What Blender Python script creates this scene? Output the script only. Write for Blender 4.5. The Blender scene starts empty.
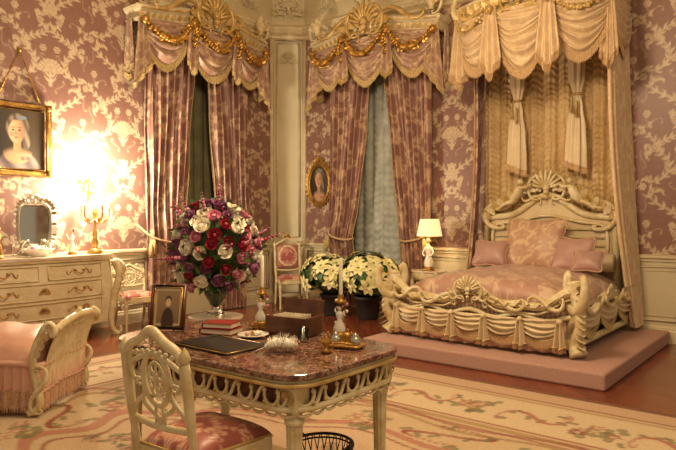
import bpy, bmesh, math, random
import numpy as np
from mathutils import Vector, Matrix
random.seed(7); rng=np.random.RandomState(7)
PI=math.pi; V3=Vector
def lin(h):
    r=[int(h[i:i+2],16)/255 for i in (0,2,4)]
    return tuple(((c/12.92) if c<=.04045 else ((c+.055)/1.055)**2.4) for c in r)
# ------------------------------------------------------------ materials
def mat(name,col='808080',rough=.5,metal=0,n=None,bump=None,emit=None,es=1,attr=False,sheen=0,coat=0,trans=0,sss=0,alpha=1):
    m=bpy.data.materials.new(name); m.use_nodes=True
    nt=m.node_tree; N=nt.nodes; L=nt.links; bs=N['Principled BSDF']
    c=lin(col) if isinstance(col,str) else col
    bs.inputs['Base Color'].default_value=(*c,1)
    bs.inputs['Roughness'].default_value=rough; bs.inputs['Metallic'].default_value=metal
    if sheen: bs.inputs['Sheen Weight'].default_value=sheen
    if coat: bs.inputs['Coat Weight'].default_value=coat; bs.inputs['Coat Roughness'].default_value=.15
    if trans: bs.inputs['Transmission Weight'].default_value=trans
    if emit: bs.inputs['Emission Color'].default_value=(*lin(emit),1); bs.inputs['Emission Strength'].default_value=es
    bs.inputs['Alpha'].default_value=alpha
    tc=N.new('ShaderNodeTexCoord'); src=None
    if attr:
        a=N.new('ShaderNodeAttribute'); a.attribute_name='Col'; src=a.outputs['Color']
    if n:
        no=N.new('ShaderNodeTexNoise'); no.inputs['Scale'].default_value=n[0]; no.inputs['Detail'].default_value=5
        L.new(tc.outputs['Object'],no.inputs['Vector'])
        cr=N.new('ShaderNodeValToRGB'); w=n[2] if len(n)>2 else .15
        cr.color_ramp.elements[0].position=.5-w; cr.color_ramp.elements[1].position=.5+w
        cr.color_ramp.elements[0].color=(*c,1); cr.color_ramp.elements[1].color=(*lin(n[1]),1)
        L.new(no.outputs['Fac'],cr.inputs['Fac'])
        if src:
            mx=N.new('ShaderNodeMixRGB'); mx.blend_type='MULTIPLY'; mx.inputs[0].default_value=1
            L.new(src,mx.inputs[1]); L.new(cr.outputs['Color'],mx.inputs[2]); src=mx.outputs[0]
        else: src=cr.outputs['Color']
    if src: L.new(src,bs.inputs['Base Color'])
    if bump:
        no=N.new('ShaderNodeTexNoise'); no.inputs['Scale'].default_value=bump[0]; no.inputs['Detail'].default_value=3
        L.new(tc.outputs['Object'],no.inputs['Vector'])
        bp=N.new('ShaderNodeBump'); bp.inputs['Strength'].default_value=bump[1]; bp.inputs['Distance'].default_value=.02
        L.new(no.outputs['Fac'],bp.inputs['Height']); L.new(bp.outputs['Normal'],bs.inputs['Normal'])
    return m
M_wall=mat('damask_wallpaper',rough=.42,attr=True)
M_cream=mat('cream_painted_wood','d8caac',.45,n=(6,'c8b894'),bump=(25,.25))
M_panel=mat('cream_panel','d2c6a8',.55,n=(1.5,'c6b898'),bump=(3,.1))
M_plaster=mat('cream_plaster','cfc2a4',.7,n=(2,'beae8c'),bump=(9,.5))
M_gilt=mat('gilt','cca052',.33,.7,n=(14,'a47838'),bump=(30,.3))
M_pgilt=mat('parcel_gilt_wood','d2b67c',.38,.2,n=(9,'ae8c4c'),bump=(24,.35))
M_bedwood=mat('bed_carved_wood','ddd0ae',.38,n=(9,'c4ae7c'),bump=(22,.35))
M_broc=mat('mauve_brocade',rough=.42,attr=True,sheen=.15)
M_satin=mat('cream_satin','dac8a4',.38,n=(3,'ccb490'),sheen=.15)
M_valsat=mat('canopy_satin',rough=.42,attr=True,sheen=.15)
M_ruch=mat('gold_silk','cdb284',.34,n=(4,'ba9a68'),sheen=.15)
M_fringe=mat('fringe','cbb482',.8,n=(60,'a28650'))
M_pfringe=mat('rose_fringe','c6a084',.8,n=(60,'ac846a'))
M_cfringe=mat('tan_fringe','ccae86',.8,n=(60,'b08e66'))
M_pink=mat('pink_satin','d4a692',.4,n=(5,'c69480'),sheen=.15,bump=(5,.3))
M_mauve=mat('mauve_pillow_satin','b8928a',.4,n=(6,'a88278'),sheen=.15,bump=(5,.3))
M_carpet=mat('pink_carpet','ba9488',.95,n=(80,'aa8476'),bump=(300,.3))
M_rug=mat('aubusson_rug',rough=.95,attr=True,n=(120,'d8d0c8',.3))
M_rug.node_tree.nodes['Color Ramp'].color_ramp.elements[0].color=(1,1,1,1)
M_marbletop=mat('commode_marble','d8c8b4',.2,n=(4,'b9a48e'))
M_leather=mat('black_leather','1b1714',.35,bump=(60,.2))
M_red=mat('red_leather','841c16',.4); M_page=mat('paper','e8dcc0',.8)
M_green=mat('foliage','3c5a2a',.5,n=(20,'567438')); M_dgreen=mat('dark_foliage','283c1e',.5,n=(15,'3f5c2e'))
M_point=mat('poinsettia_bract','f0e8b4',.55,n=(15,'e2da98'))
M_rosew=mat('cream_rose','f0e8d4',.6); M_roser=mat('crimson_bloom','9a2036',.6); M_rosep=mat('pink_bloom','d0849c',.6); M_rosem=mat('mauve_bloom','8e5078',.6)
M_candle=mat('candle_wax','f0e6cc',.5); M_porc=mat('white_porcelain','ece6da',.15,coat=.5)
M_skin=mat('porcelain_skin','dcb896',.4); M_dark=mat('dark_bronze','2c2018',.4,.4)
M_wood=mat('box_wood','6a3e26',.35,n=(12,'4a2816')); M_shade=mat('lamp_shade','f0dcb0',.8,emit='ffdca0',es=.9)
M_bulb=mat('candle_bulb','fff0d0',.5,emit='ffe2b0',es=60); M_glass=mat('clear_glass','ffffff',.02,trans=1)
M_mirror=mat('mirror','d8d8d0',.05,1); M_night=mat('night_glass','20241c',.3,n=(3,'303628'))
M_sheer=mat('sheer_blind','b2b6ae',.6,n=(6,'969a94')); M_pot=mat('dark_pot','2a2622',.6)
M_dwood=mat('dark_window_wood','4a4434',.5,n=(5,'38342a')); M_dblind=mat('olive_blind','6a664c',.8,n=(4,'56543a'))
M_paint=mat('oil_painting',rough=.45,attr=True); M_silver=mat('silver','c8c0b0',.25,.9)
M_wire=mat('dark_wire','2a221a',.4,.7); M_feather=mat('feather','fbf6ec',.9,n=(22,'e2d4bc',.08)); M_feather2=mat('brown_feather','a08464',.9)
def marble():
    m=mat('rouge_marble','5c3428',.12,coat=.4); nt=m.node_tree; N=nt.nodes; L=nt.links
    tc=N['Texture Coordinate']; n1=N.new('ShaderNodeTexNoise'); n1.inputs['Scale'].default_value=13; n1.inputs['Detail'].default_value=9; n1.inputs['Distortion'].default_value=1.5
    vo=N.new('ShaderNodeTexVoronoi'); vo.feature='DISTANCE_TO_EDGE'; vo.inputs['Scale'].default_value=19
    mx=N.new('ShaderNodeMixRGB'); mx.inputs[0].default_value=.18
    L.new(tc.outputs['Object'],n1.inputs['Vector']); L.new(tc.outputs['Object'],mx.inputs[1]); L.new(n1.outputs['Color'],mx.inputs[2]); L.new(mx.outputs[0],vo.inputs['Vector'])
    r1=N.new('ShaderNodeValToRGB'); e=r1.color_ramp.elements; e[0].position=.38;e[0].color=(*lin('341c14'),1); e[1].position=.68;e[1].color=(*lin('865444'),1)
    L.new(n1.outputs['Fac'],r1.inputs[0])
    r2=N.new('ShaderNodeValToRGB'); e=r2.color_ramp.elements; e[0].position=.0;e[0].color=(.75,.75,.75,1); e[1].position=.09;e[1].color=(0,0,0,1)
    L.new(vo.outputs['Distance'],r2.inputs[0])
    m2=N.new('ShaderNodeMixRGB'); m2.inputs[2].default_value=(*lin('b89a82'),1); L.new(r1.outputs[0],m2.inputs[1]); L.new(r2.outputs[0],m2.inputs[0])
    L.new(m2.outputs[0],N['Principled BSDF'].inputs['Base Color']); return m
M_marble=marble()
def parquet():
    m=mat('parquet_floor','6a3418',.24,coat=.2); nt=m.node_tree; N=nt.nodes; L=nt.links
    tc=N['Texture Coordinate']; mp=N.new('ShaderNodeMapping'); mp.inputs['Rotation'].default_value=(0,0,PI/4)
    L.new(tc.outputs['Object'],mp.inputs[0])
    br=N.new('ShaderNodeTexBrick'); br.inputs['Scale'].default_value=1; br.inputs['Brick Width'].default_value=.6; br.inputs['Row Height'].default_value=.09
    br.inputs['Mortar Size'].default_value=.003
    br.inputs['Color1'].default_value=(*lin('84442a'),1); br.inputs['Color2'].default_value=(*lin('68321e'),1); br.inputs['Mortar'].default_value=(*lin('36190e'),1)
    L.new(mp.outputs[0],br.inputs['Vector'])
    no=N.new('ShaderNodeTexNoise'); no.inputs['Scale'].default_value=5; no.inputs['Detail'].default_value=6; L.new(mp.outputs[0],no.inputs[0])
    mx=N.new('ShaderNodeMixRGB'); mx.blend_type='OVERLAY'; mx.inputs[0].default_value=.35; L.new(br.outputs['Color'],mx.inputs[1]); L.new(no.outputs['Fac'],mx.inputs[2])
    L.new(mx.outputs[0],N['Principled BSDF'].inputs['Base Color']); return m
M_floor=parquet()
# ------------------------------------------------------------ builder
def cat(P,n=6,closed=False):
    P=[V3(p) for p in P]; out=[]; N=len(P)
    rngi=range(N if closed else N-1)
    for i in rngi:
        if closed: a,b,c,d=P[i-1],P[i],P[(i+1)%N],P[(i+2)%N]
        else: a,b,c,d=P[max(i-1,0)],P[i],P[i+1],P[min(i+2,N-1)]
        for k in range(n):
            t=k/n; out.append(.5*((2*b)+(c-a)*t+(2*a-5*b+4*c-d)*t*t+(3*b-a-3*c+d)*t**3))
    if not closed: out.append(P[-1])
    return out
class B:
    def __init__(s): s.v=[];s.f=[];s.m=[];s.s=[];s.c=[];s.mats=[];s.T=Matrix.Identity(4)
    def add(s,V,F,mt,smooth=True,col=None):
        n=len(s.v); T=s.T
        s.v+=[tuple(T@V3(p)) for p in V]; s.f+=[tuple(n+i for i in f) for f in F]
        if mt not in s.mats: s.mats.append(mt)
        k=s.mats.index(mt); s.m+=[k]*len(F); s.s+=[smooth]*len(F)
        s.c+=list(col) if col is not None else [(1,1,1)]*len(V)
    def sheet(s,fn,nu,nv,mt,col=None,smooth=True):
        V=[];C=[] if col else None
        for j in range(nv+1):
            for i in range(nu+1):
                V.append(fn(i/nu,j/nv))
                if col: C.append(col(i/nu,j/nv))
        F=[(j*(nu+1)+i,j*(nu+1)+i+1,(j+1)*(nu+1)+i+1,(j+1)*(nu+1)+i) for j in range(nv) for i in range(nu)]
        s.add(V,F,mt,smooth,C)
    def box(s,c,sz,mt,bev=.006,rz=0,rx=0,ry=0):
        bm=bmesh.new(); bmesh.ops.create_cube(bm,size=1)
        bmesh.ops.scale(bm,vec=sz,verts=bm.verts)
        if bev: bmesh.ops.bevel(bm,geom=list(bm.edges),offset=min(bev,min(sz)*.45),segments=2,affect='EDGES',profile=.5)
        R=Matrix.Translation(c)@Matrix.Rotation(rz,4,'Z')@Matrix.Rotation(ry,4,'Y')@Matrix.Rotation(rx,4,'X')
        bm.verts.index_update(); V=[R@v.co for v in bm.verts]; F=[tuple(v.index for v in f.verts) for f in bm.faces]; bm.free()
        s.add(V,F,mt,False)
    def lathe(s,prof,c,mt,seg=20,sx=1,sy=1,flute=0,nf=12,axis=None):
        c=V3(c);V=[]
        for (r,z) in prof:
            for i in range(seg):
                a=2*PI*i/seg; rr=r*(1+flute*math.cos(nf*a))
                V.append(c+V3((rr*math.cos(a)*sx,rr*math.sin(a)*sy,z)))
        F=[(j*seg+i,j*seg+(i+1)%seg,(j+1)*seg+(i+1)%seg,(j+1)*seg+i) for j in range(len(prof)-1) for i in range(seg)]
        s.add(V,F,mt)
    def ball(s,c,r,mt,seg=10,rings=6):
        if not hasattr(r,'__len__'): r=(r,r,r)
        V=[];
        for j in range(rings+1):
            t=PI*j/rings
            for i in range(seg):
                a=2*PI*i/seg; V.append((c[0]+r[0]*math.sin(t)*math.cos(a),c[1]+r[1]*math.sin(t)*math.sin(a),c[2]+r[2]*math.cos(t)))
        F=[(j*seg+i,j*seg+(i+1)%seg,(j+1)*seg+(i+1)%seg,(j+1)*seg+i) for j in range(rings) for i in range(seg)]
        s.add(V,F,mt)
    def tube(s,P,r,mt,seg=8,sm=0,closed=False,flat=1):
        P=[V3(p) for p in P]
        if sm: P=cat(P,sm,closed)
        n=len(P); V=[]; up=None
        for i in range(n):
            if closed: t=P[(i+1)%n]-P[i-1]
            else: t=P[min(i+1,n-1)]-P[max(i-1,0)]
            if t.length<1e-9: t=V3((0,0,1))
            t.normalize()
            if up is None: up=t.orthogonal().normalized() if abs(t.z)>.9 else V3((0,0,1))
            up=(up-t*up.dot(t)); up=up.normalized() if up.length>1e-6 else t.orthogonal().normalized()
            w=t.cross(up)
            rr=r(i/(n-1)) if callable(r) else (r if not isinstance(r,(list,tuple)) else r[0]+(r[1]-r[0])*i/(n-1))
            for k in range(seg):
                a=2*PI*k/seg; V.append(P[i]+up*(rr*math.cos(a))+w*(rr*flat*math.sin(a)))
        F=[(j*seg+i,j*seg+(i+1)%seg,(j+1)*seg+(i+1)%seg,(j+1)*seg+i) for j in range(n-1) for i in range(seg)]
        if closed: F+=[((n-1)*seg+i,(n-1)*seg+(i+1)%seg,(i+1)%seg,i) for i in range(seg)]
        else: F+=[tuple(range(seg))[::-1],tuple((n-1)*seg+k for k in range(seg))]
        s.add(V,F,mt)
    def prism(s,O,z0,z1,mt,ed=.008,smooth=False):
        cx=sum(p[0] for p in O)/len(O); cy=sum(p[1] for p in O)/len(O); n=len(O)
        def ring(z,k):
            o=[]
            for x,y in O:
                dx,dy=x-cx,y-cy; l=math.hypot(dx,dy); q=max(l-k,0)/l; o.append((cx+dx*q,cy+dy*q,z))
            return o
        V=ring(z0,ed)+ring(z0+ed,0)+ring(z1-ed,0)+ring(z1-.3*ed,.3*ed)+ring(z1,ed)
        F=[(j*n+i,j*n+(i+1)%n,(j+1)*n+(i+1)%n,(j+1)*n+i) for j in range(4) for i in range(n)]
        F+=[tuple(range(n))[::-1],tuple(4*n+i for i in range(n))]
        s.add(V,F,mt,smooth)
    def sweep(s,path,prof,mt,side=1,smooth=False):
        P=[V3(p) for p in path]; n=len(P); V=[]
        for i in range(n):
            ds=[]
            if i>0: ds.append((P[i]-P[i-1]).normalized())
            if i<n-1: ds.append((P[i+1]-P[i]).normalized())
            ns=[V3((d.y,-d.x,0)).normalized()*side for d in ds]
            nn=sum(ns,V3((0,0,0))); nn.normalize(); k=1/max(nn.dot(ns[0]),.4)
            for (o,z) in prof: V.append(P[i]+nn*(o*k)+V3((0,0,z)))
        m=len(prof)
        F=[(i*m+j,(i+1)*m+j,(i+1)*m+j+1,i*m+j+1) for i in range(n-1) for j in range(m-1)]
        s.add(V,F,mt,smooth)
    def leaf(s,base,d,nrm,L,W,curl,mt,seg=4,cup=.2,blunt=False):
        base=V3(base); d=V3(d).normalized(); nrm=V3(nrm); nrm=(nrm-d*nrm.dot(d)); nrm=nrm.normalized() if nrm.length>1e-5 else d.orthogonal().normalized()
        w=d.cross(nrm); V=[]
        for i in range(seg+1):
            t=i/seg; ww=W*.5*(math.sin(PI*min(.06+t*.94,1))**.8 if not blunt else (.45+.55*math.sin(PI*.75*t))*(1 if i<seg else .75))
            c=base+d*(L*t*(1-.25*abs(curl)*t))+nrm*(curl*L*.5*t*t)
            for q in (-1,0,1): V.append(c+w*(ww*q)+nrm*(cup*ww*abs(q)))
        F=[(i*3+j,i*3+j+1,(i+1)*3+j+1,(i+1)*3+j) for i in range(seg) for j in range(2)]
        s.add(V,F,mt)
    def done(s,name,loc=(0,0,0),rz=0):
        me=bpy.data.meshes.new(name); me.from_pydata(s.v,[],s.f)
        for m in s.mats: me.materials.append(m)
        me.polygons.foreach_set('material_index',s.m); me.polygons.foreach_set('use_smooth',s.s)
        a=me.color_attributes.new('Col','FLOAT_COLOR','POINT')
        c=np.ones((len(s.v),4),np.float32); c[:,:3]=np.array(s.c,np.float32); a.data.foreach_set('color',c.ravel())
        me.update(); o=bpy.data.objects.new(name,me); bpy.context.scene.collection.objects.link(o)
        o.location=loc; o.rotation_euler=(0,0,rz); return o
def scroll2d(kind,w,h,rot=0,a=50,b=2,n=40,flip=1):
    x=y=0;P=[(0,0)];th=0
    for i in range(n):
        q=2*(i+.5)/n-1; k=b+a*abs(q)**4
        if kind=='S': k*=(1 if q>0 else -1)
        if kind=='J': k=b+a*max(q,0)**3
        th+=k/n; x+=math.cos(th)/n; y+=math.sin(th)/n; P.append((x,y))
    P=np.array(P)-np.array(P).mean(0); 
    d=P[-1]-P[0] if kind!='J' else P[n//2]-P[0]
    ang=-math.atan2(d[1],d[0])+rot; R=np.array([[math.cos(ang),-math.sin(ang)],[math.sin(ang),math.cos(ang)]]); P=P@R.T
    mn,mx=P.min(0),P.max(0); P=(P-(mn+mx)/2)/(mx-mn+1e-9); P[:,0]*=w*flip; P[:,1]*=h
    return P
def scroll(b,c,ax,ay,kind,w,h,th,mt,rot=0,flip=1,flat=1,seg=6,taper=.35,n=34,**k):
    P=scroll2d(kind,w,h,rot,flip=flip,n=n,**k); c=V3(c);ax=V3(ax);ay=V3(ay)
    b.tube([c+ax*float(p[0])+ay*float(p[1]) for p in P],lambda t:th*(taper+(1-taper)*math.sin(PI*min(max(t,0),1))),mt,seg=seg,flat=flat)
def cartouche(b,c,ax,ay,az,S,mt,mt2=None):
    c=V3(c);ax=V3(ax);ay=V3(ay);az=V3(az); mt2=mt2 or mt
    for i in range(9):
        a=PI*(.1+.8*i/8); d=ax*math.cos(a)+ay*math.sin(a)
        b.tube([c+d*(S*.12),c+d*(S*.45)+az*S*.14,c+d*S*(.62+.16*math.sin(a))+az*S*.05],lambda t:S*(.025+.06*t*(1.15-t)*2),mt2,seg=6,sm=3)
    for k in range(3): 
        b.ball(c+az*(S*.08)-ay*(S*.18*k)+ay*S*.05,(S*(.15-.03*k),)*3,mt,8,6)
    for f in (-1,1):
        scroll(b,c+ax*(f*S*.5)+ay*(S*.05)+az*S*.05,ax,ay,'C',S*.5,S*.95,S*.075,mt,rot=PI/2,flip=f)
        scroll(b,c+ax*(f*S*.62)-ay*(S*.38)+az*S*.04,ax,ay,'S',S*.8,S*.42,S*.06,mt,rot=.2,flip=f)
        for j in range(3):
            b.leaf(c+ax*(f*S*(.25+.2*j))-ay*S*.1,ax*f*(.5+.3*j)+ay*(.9-.35*j),az,S*.55,S*.22,.5,mt2)
# ------------------------------------------------------------ damask tile
TW,TH=1.0,1.3; NX,NY=140,182
tile=np.zeros((NY,NX)); vein=np.zeros((NY,NX)); fil=np.zeros((NY,NX)); gx,gy=np.meshgrid((np.arange(NX)+.5)/NX*TW-.5,(np.arange(NY)+.5)/NY*TH)
def dab(x,y,r,T=None):
    T=tile if T is None else T
    for sx in (x,-x):
        dx=(gx-sx+TW/2)%TW-TW/2; dy=(gy-y+TH/2)%TH-TH/2; d=np.sqrt(dx*dx+dy*dy)
        np.maximum(T,np.clip((r-d)/.008+.5,0,1),out=T)
def stroke(P,r0,r1,leafs=True,ll=.08,step=4):
    n=len(P)
    for i in range(n):
        t=i/(n-1); dab(P[i][0],P[i][1],r0*(1-t)+r1*t); dab(P[i][0],P[i][1],.0045,vein)
    if leafs:
        for i in range(2,n-2,step):
            t=np.array(P[i+1])-np.array(P[i-1]); t=t/(np.linalg.norm(t)+1e-9); nn=np.array([-t[1],t[0]])
            for sg in (1,-1):
                for q in range(7):
                    p=np.array(P[i])+nn*sg*ll*q/6+t*ll*.9*(q/6)**2; dab(p[0],p[1],.013*math.sin(PI*(.35+.6*q/6))+.003)
def S2(kind,cx,cy,w,h,rot,flip=1,**k):
    P=scroll2d(kind,w,h,rot,flip=flip,n=36,**k); return [(cx+p[0],cy+p[1]) for p in P]
stroke(S2('S',.22,.27,.34,.46,PI/2.4),.021,.010,ll=.055)
stroke(S2('C',.31,.76,.26,.36,PI/2,-1),.019,.010,ll=.05)
stroke(S2('S',.17,1.08,.28,.30,PI/3,-1),.017,.009,ll=.045)
stroke(S2('S',.40,1.12,.16,.26,PI/2,1),.012,.007,True,.035,5)
stroke([(0,.50+.02*i) for i in range(16)],.026,.008,True,.085,3)
for a in (.2,.5,.8,1.1,1.4): stroke([(math.cos(a)*.019*i,.64+math.sin(a)*.02*i) for i in range(9)],.006,.020,False)
stroke([(.03*math.sin(i*.5),.03+.02*i) for i in range(13)],.011,.024,True,.055,4)
for (x,y) in [(.42,.08),(.46,.52),(.09,.94),(.12,1.27)]:
    dab(x,y,.015)
    for k in range(6): dab(x+.031*math.cos(k*PI/3),y+.031*math.sin(k*PI/3),.014); dab(x+.016*math.cos(k*PI/3),y+.016*math.sin(k*PI/3),.004,vein)
for (x,y,w,h,r) in [(.12,.48,.12,.16,1),(.43,.32,.1,.2,2),(.32,.97,.14,.08,.3),(.08,.80,.08,.14,1.5),(.46,.84,.06,.2,1.2),(.34,.0,.18,.08,.2)]:
    for p in S2('S',x,y,w,h,r): dab(p[0],p[1],.006,fil)
tile=np.clip(np.maximum(tile*(1-.6*vein),fil*.55),0,1)
def samp(x,y):
    x=np.asarray(x,float);y=np.asarray(y,float); c=np.floor(x/TW); y2=(y+(c%2)*TH/2)%TH; x2=x-c*TW
    return tile[(y2/TH*NY).astype(int)%NY,(x2/TW*NX).astype(int)%NX]
def mixc(a,b,t): return tuple(a[i]+(b[i]-a[i])*t for i in range(3))
W0,W1=lin('876258'),lin('c6b094')
def bcol(x,y,a=lin('8e665c'),b=lin('c2a286'),k=1.6): return mixc(a,b,float(samp(x*k,y*k)))
# ------------------------------------------------------------ room shell
DADO=1.0; TOPZ=4.6; WIN=(1.3,2.8,3.95)
def wallgrid(name,L0,L1,to3d,open_rng):
    st=.0145; xs=np.arange(L0,L1+st,st); zs=np.arange(DADO,TOPZ+st,st); nx,nz=len(xs),len(zs)
    X,Z=np.meshgrid(xs,zs); p=samp((X+.25)/1.0,Z/1.0)
    n=np.sin(X*37+np.sin(Z*29)*2)*.5*np.sin(Z*41+np.sin(X*23)*2)
    A=np.array(W0);Bc=np.array(W1)
    C=A+(Bc-A)*p[...,None]; C*=(1+.10*n[...,None])
    P=to3d(X,Z).reshape(-1,3)
    idx=np.arange(nx*nz).reshape(nz,nx)
    q=np.stack([idx[:-1,:-1],idx[:-1,1:],idx[1:,1:],idx[1:,:-1]],-1).reshape(-1,4)
    cx=(X[:-1,:-1]+st/2).ravel(); cz=(Z[:-1,:-1]+st/2).ravel()
    keep=~((cx>open_rng[0])&(cx<open_rng[1])&(cz<open_rng[2])); q=q[keep]
    me=bpy.data.meshes.new(name); me.from_pydata(P.tolist(),[],q.tolist()); me.materials.append(M_wall)
    a=me.color_attributes.new('Col','FLOAT_COLOR','POINT'); c=np.ones((nx*nz,4),np.float32); c[:,:3]=C.reshape(-1,3); a.data.foreach_set('color',c.ravel())
    o=bpy.data.objects.new(name,me); bpy.context.scene.collection.objects.link(o)
CH=.40
wallgrid('wall_back',CH,9.9,lambda X,Z:np.stack([X,np.zeros_like(X),Z],-1),WIN)
wallgrid('wall_left',CH,8.6,lambda X,Z:np.stack([np.zeros_like(X),-X,Z],-1),WIN)
def dadopart(b,x0,x1):
    b.box(((x0+x1)/2,.03,DADO/2),(x1-x0,.1,DADO),M_panel,.002)
    n=max(1,round((x1-x0)/1.1)); w=(x1-x0)/n
    for i in range(n):
        a=x0+i*w+.1; c=x0+(i+1)*w-.1
        if c-a>.1:
            b.tube([(a,-.025,.25),(c,-.025,.25),(c,-.025,.88),(a,-.025,.88)],.016,M_cream,6,closed=True)
            b.tube([(a+.05,-.022,.3),(c-.05,-.022,.3),(c-.05,-.022,.83),(a+.05,-.022,.83)],.008,M_cream,6,closed=True)
    b.sweep([(x0,-.02,0),(x1,-.02,0)],[(0,DADO-.07),(.02,DADO-.06),(.02,DADO-.03),(.045,DADO-.02),(.045,DADO+.01),(0,DADO+.02),(-.04,DADO+.02)],M_cream)
    b.sweep([(x0,-.02,0),(x1,-.02,0)],[(.03,0),(.03,.13),(.02,.15),(.02,.17),(0,.19)],M_cream)
for nm,T in (('back',Matrix.Identity(4)),('left',Matrix.Rotation(PI/2,4,'Z'))):
    b=B(); b.T=T
    if nm=='back': dadopart(b,CH,WIN[0]); dadopart(b,WIN[1],9.9)
    else: dadopart(b,-8.6,-WIN[1]); dadopart(b,-WIN[0],-CH)
    b.done('trim_dado_'+nm)
b=B()
P0=V3((0,-CH,0));P1=V3((CH,0,0)); d=(P1-P0).normalized(); nn=V3((d.y,-d.x,0))
def cw(u,v): return P0.lerp(P1,u)-nn*0+V3((0,0,v*5.3))-nn*(.09*math.sin(PI*u))
b.sheet(cw,10,4,M_panel)
for (z0,z1) in ((.15,.9),(1.12,4.45)):
    pts=[P0.lerp(P1,.16)+V3((0,0,z0)),P0.lerp(P1,.84)+V3((0,0,z0)),P0.lerp(P1,.84)+V3((0,0,z1)),P0.lerp(P1,.16)+V3((0,0,z1))]
    b.tube([p-nn*.02 for p in pts],.018,M_cream,6,closed=True)
for p in (P0,P1): b.tube([p+V3((0,0,.1)),p+V3((0,0,4.6))],.035,M_cream,8)
for z in (1.0,.1): b.tube([P0+V3((0,0,z)),P1+V3((0,0,z))],.04,M_cream,6)
for z in (4.2,): cartouche(b,P0.lerp(P1,.5)+V3((0,0,z))-nn*.06,d,(0,0,1),nn,.16,M_cream)
b.done('wall_corner')
path=[(0,-8.6,0),(0,-CH,0),(CH,0,0),(9.9,0,0)]
b=B()
b.sweep(path,[(.0,4.5),(.04,4.52),(.04,4.56),(.09,4.6),(.12,4.66),(.12,4.7),(.06,4.73),(.03,4.76)],M_cream)
b.sweep(path,[(.03,4.76),(.03,5.2),(.1,5.24),(.16,5.3),(.16,5.34),(.2,5.4),(.35,5.6),(.6,5.8),(.9,5.88)],M_plaster,smooth=False)
x=.5
while x<9.5:
    b.box((x,-.075,4.62),(.05,.06,.05),M_cream,.006); b.box((.075,-x,4.62),(.06,.05,.05),M_cream,.006); x+=.11
b.done('trim_cornice')
b=B()
for k in range(8):
    x=.95+k*1.05
    for (c,ax,az) in (((x,-.05,4.98),V3((1,0,0)),V3((0,-1,0))),((.05,-x,4.98),V3((0,1,0)),V3((1,0,0)))):
        if k%2==0: cartouche(b,c,ax,(0,0,1),az,.17,M_plaster)
        else:
            for f in (-1,1): scroll(b,V3(c)+ax*(.24*f),ax,(0,0,1),'S',.5,.22,.022,M_plaster,flip=f)
cartouche(b,(.3,-.3,5.0),d,(0,0,1),nn,.26,M_plaster)
b.done('trim_frieze')
b=B(); b.box((4.9,-4.3,-.05),(10.2,9.0,.1),M_floor,0); b.done('floor')
b=B(); b.box((5,-4.3,5.93),(10.2,9.0,.1),M_plaster,0); b.done('ceiling')
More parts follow.
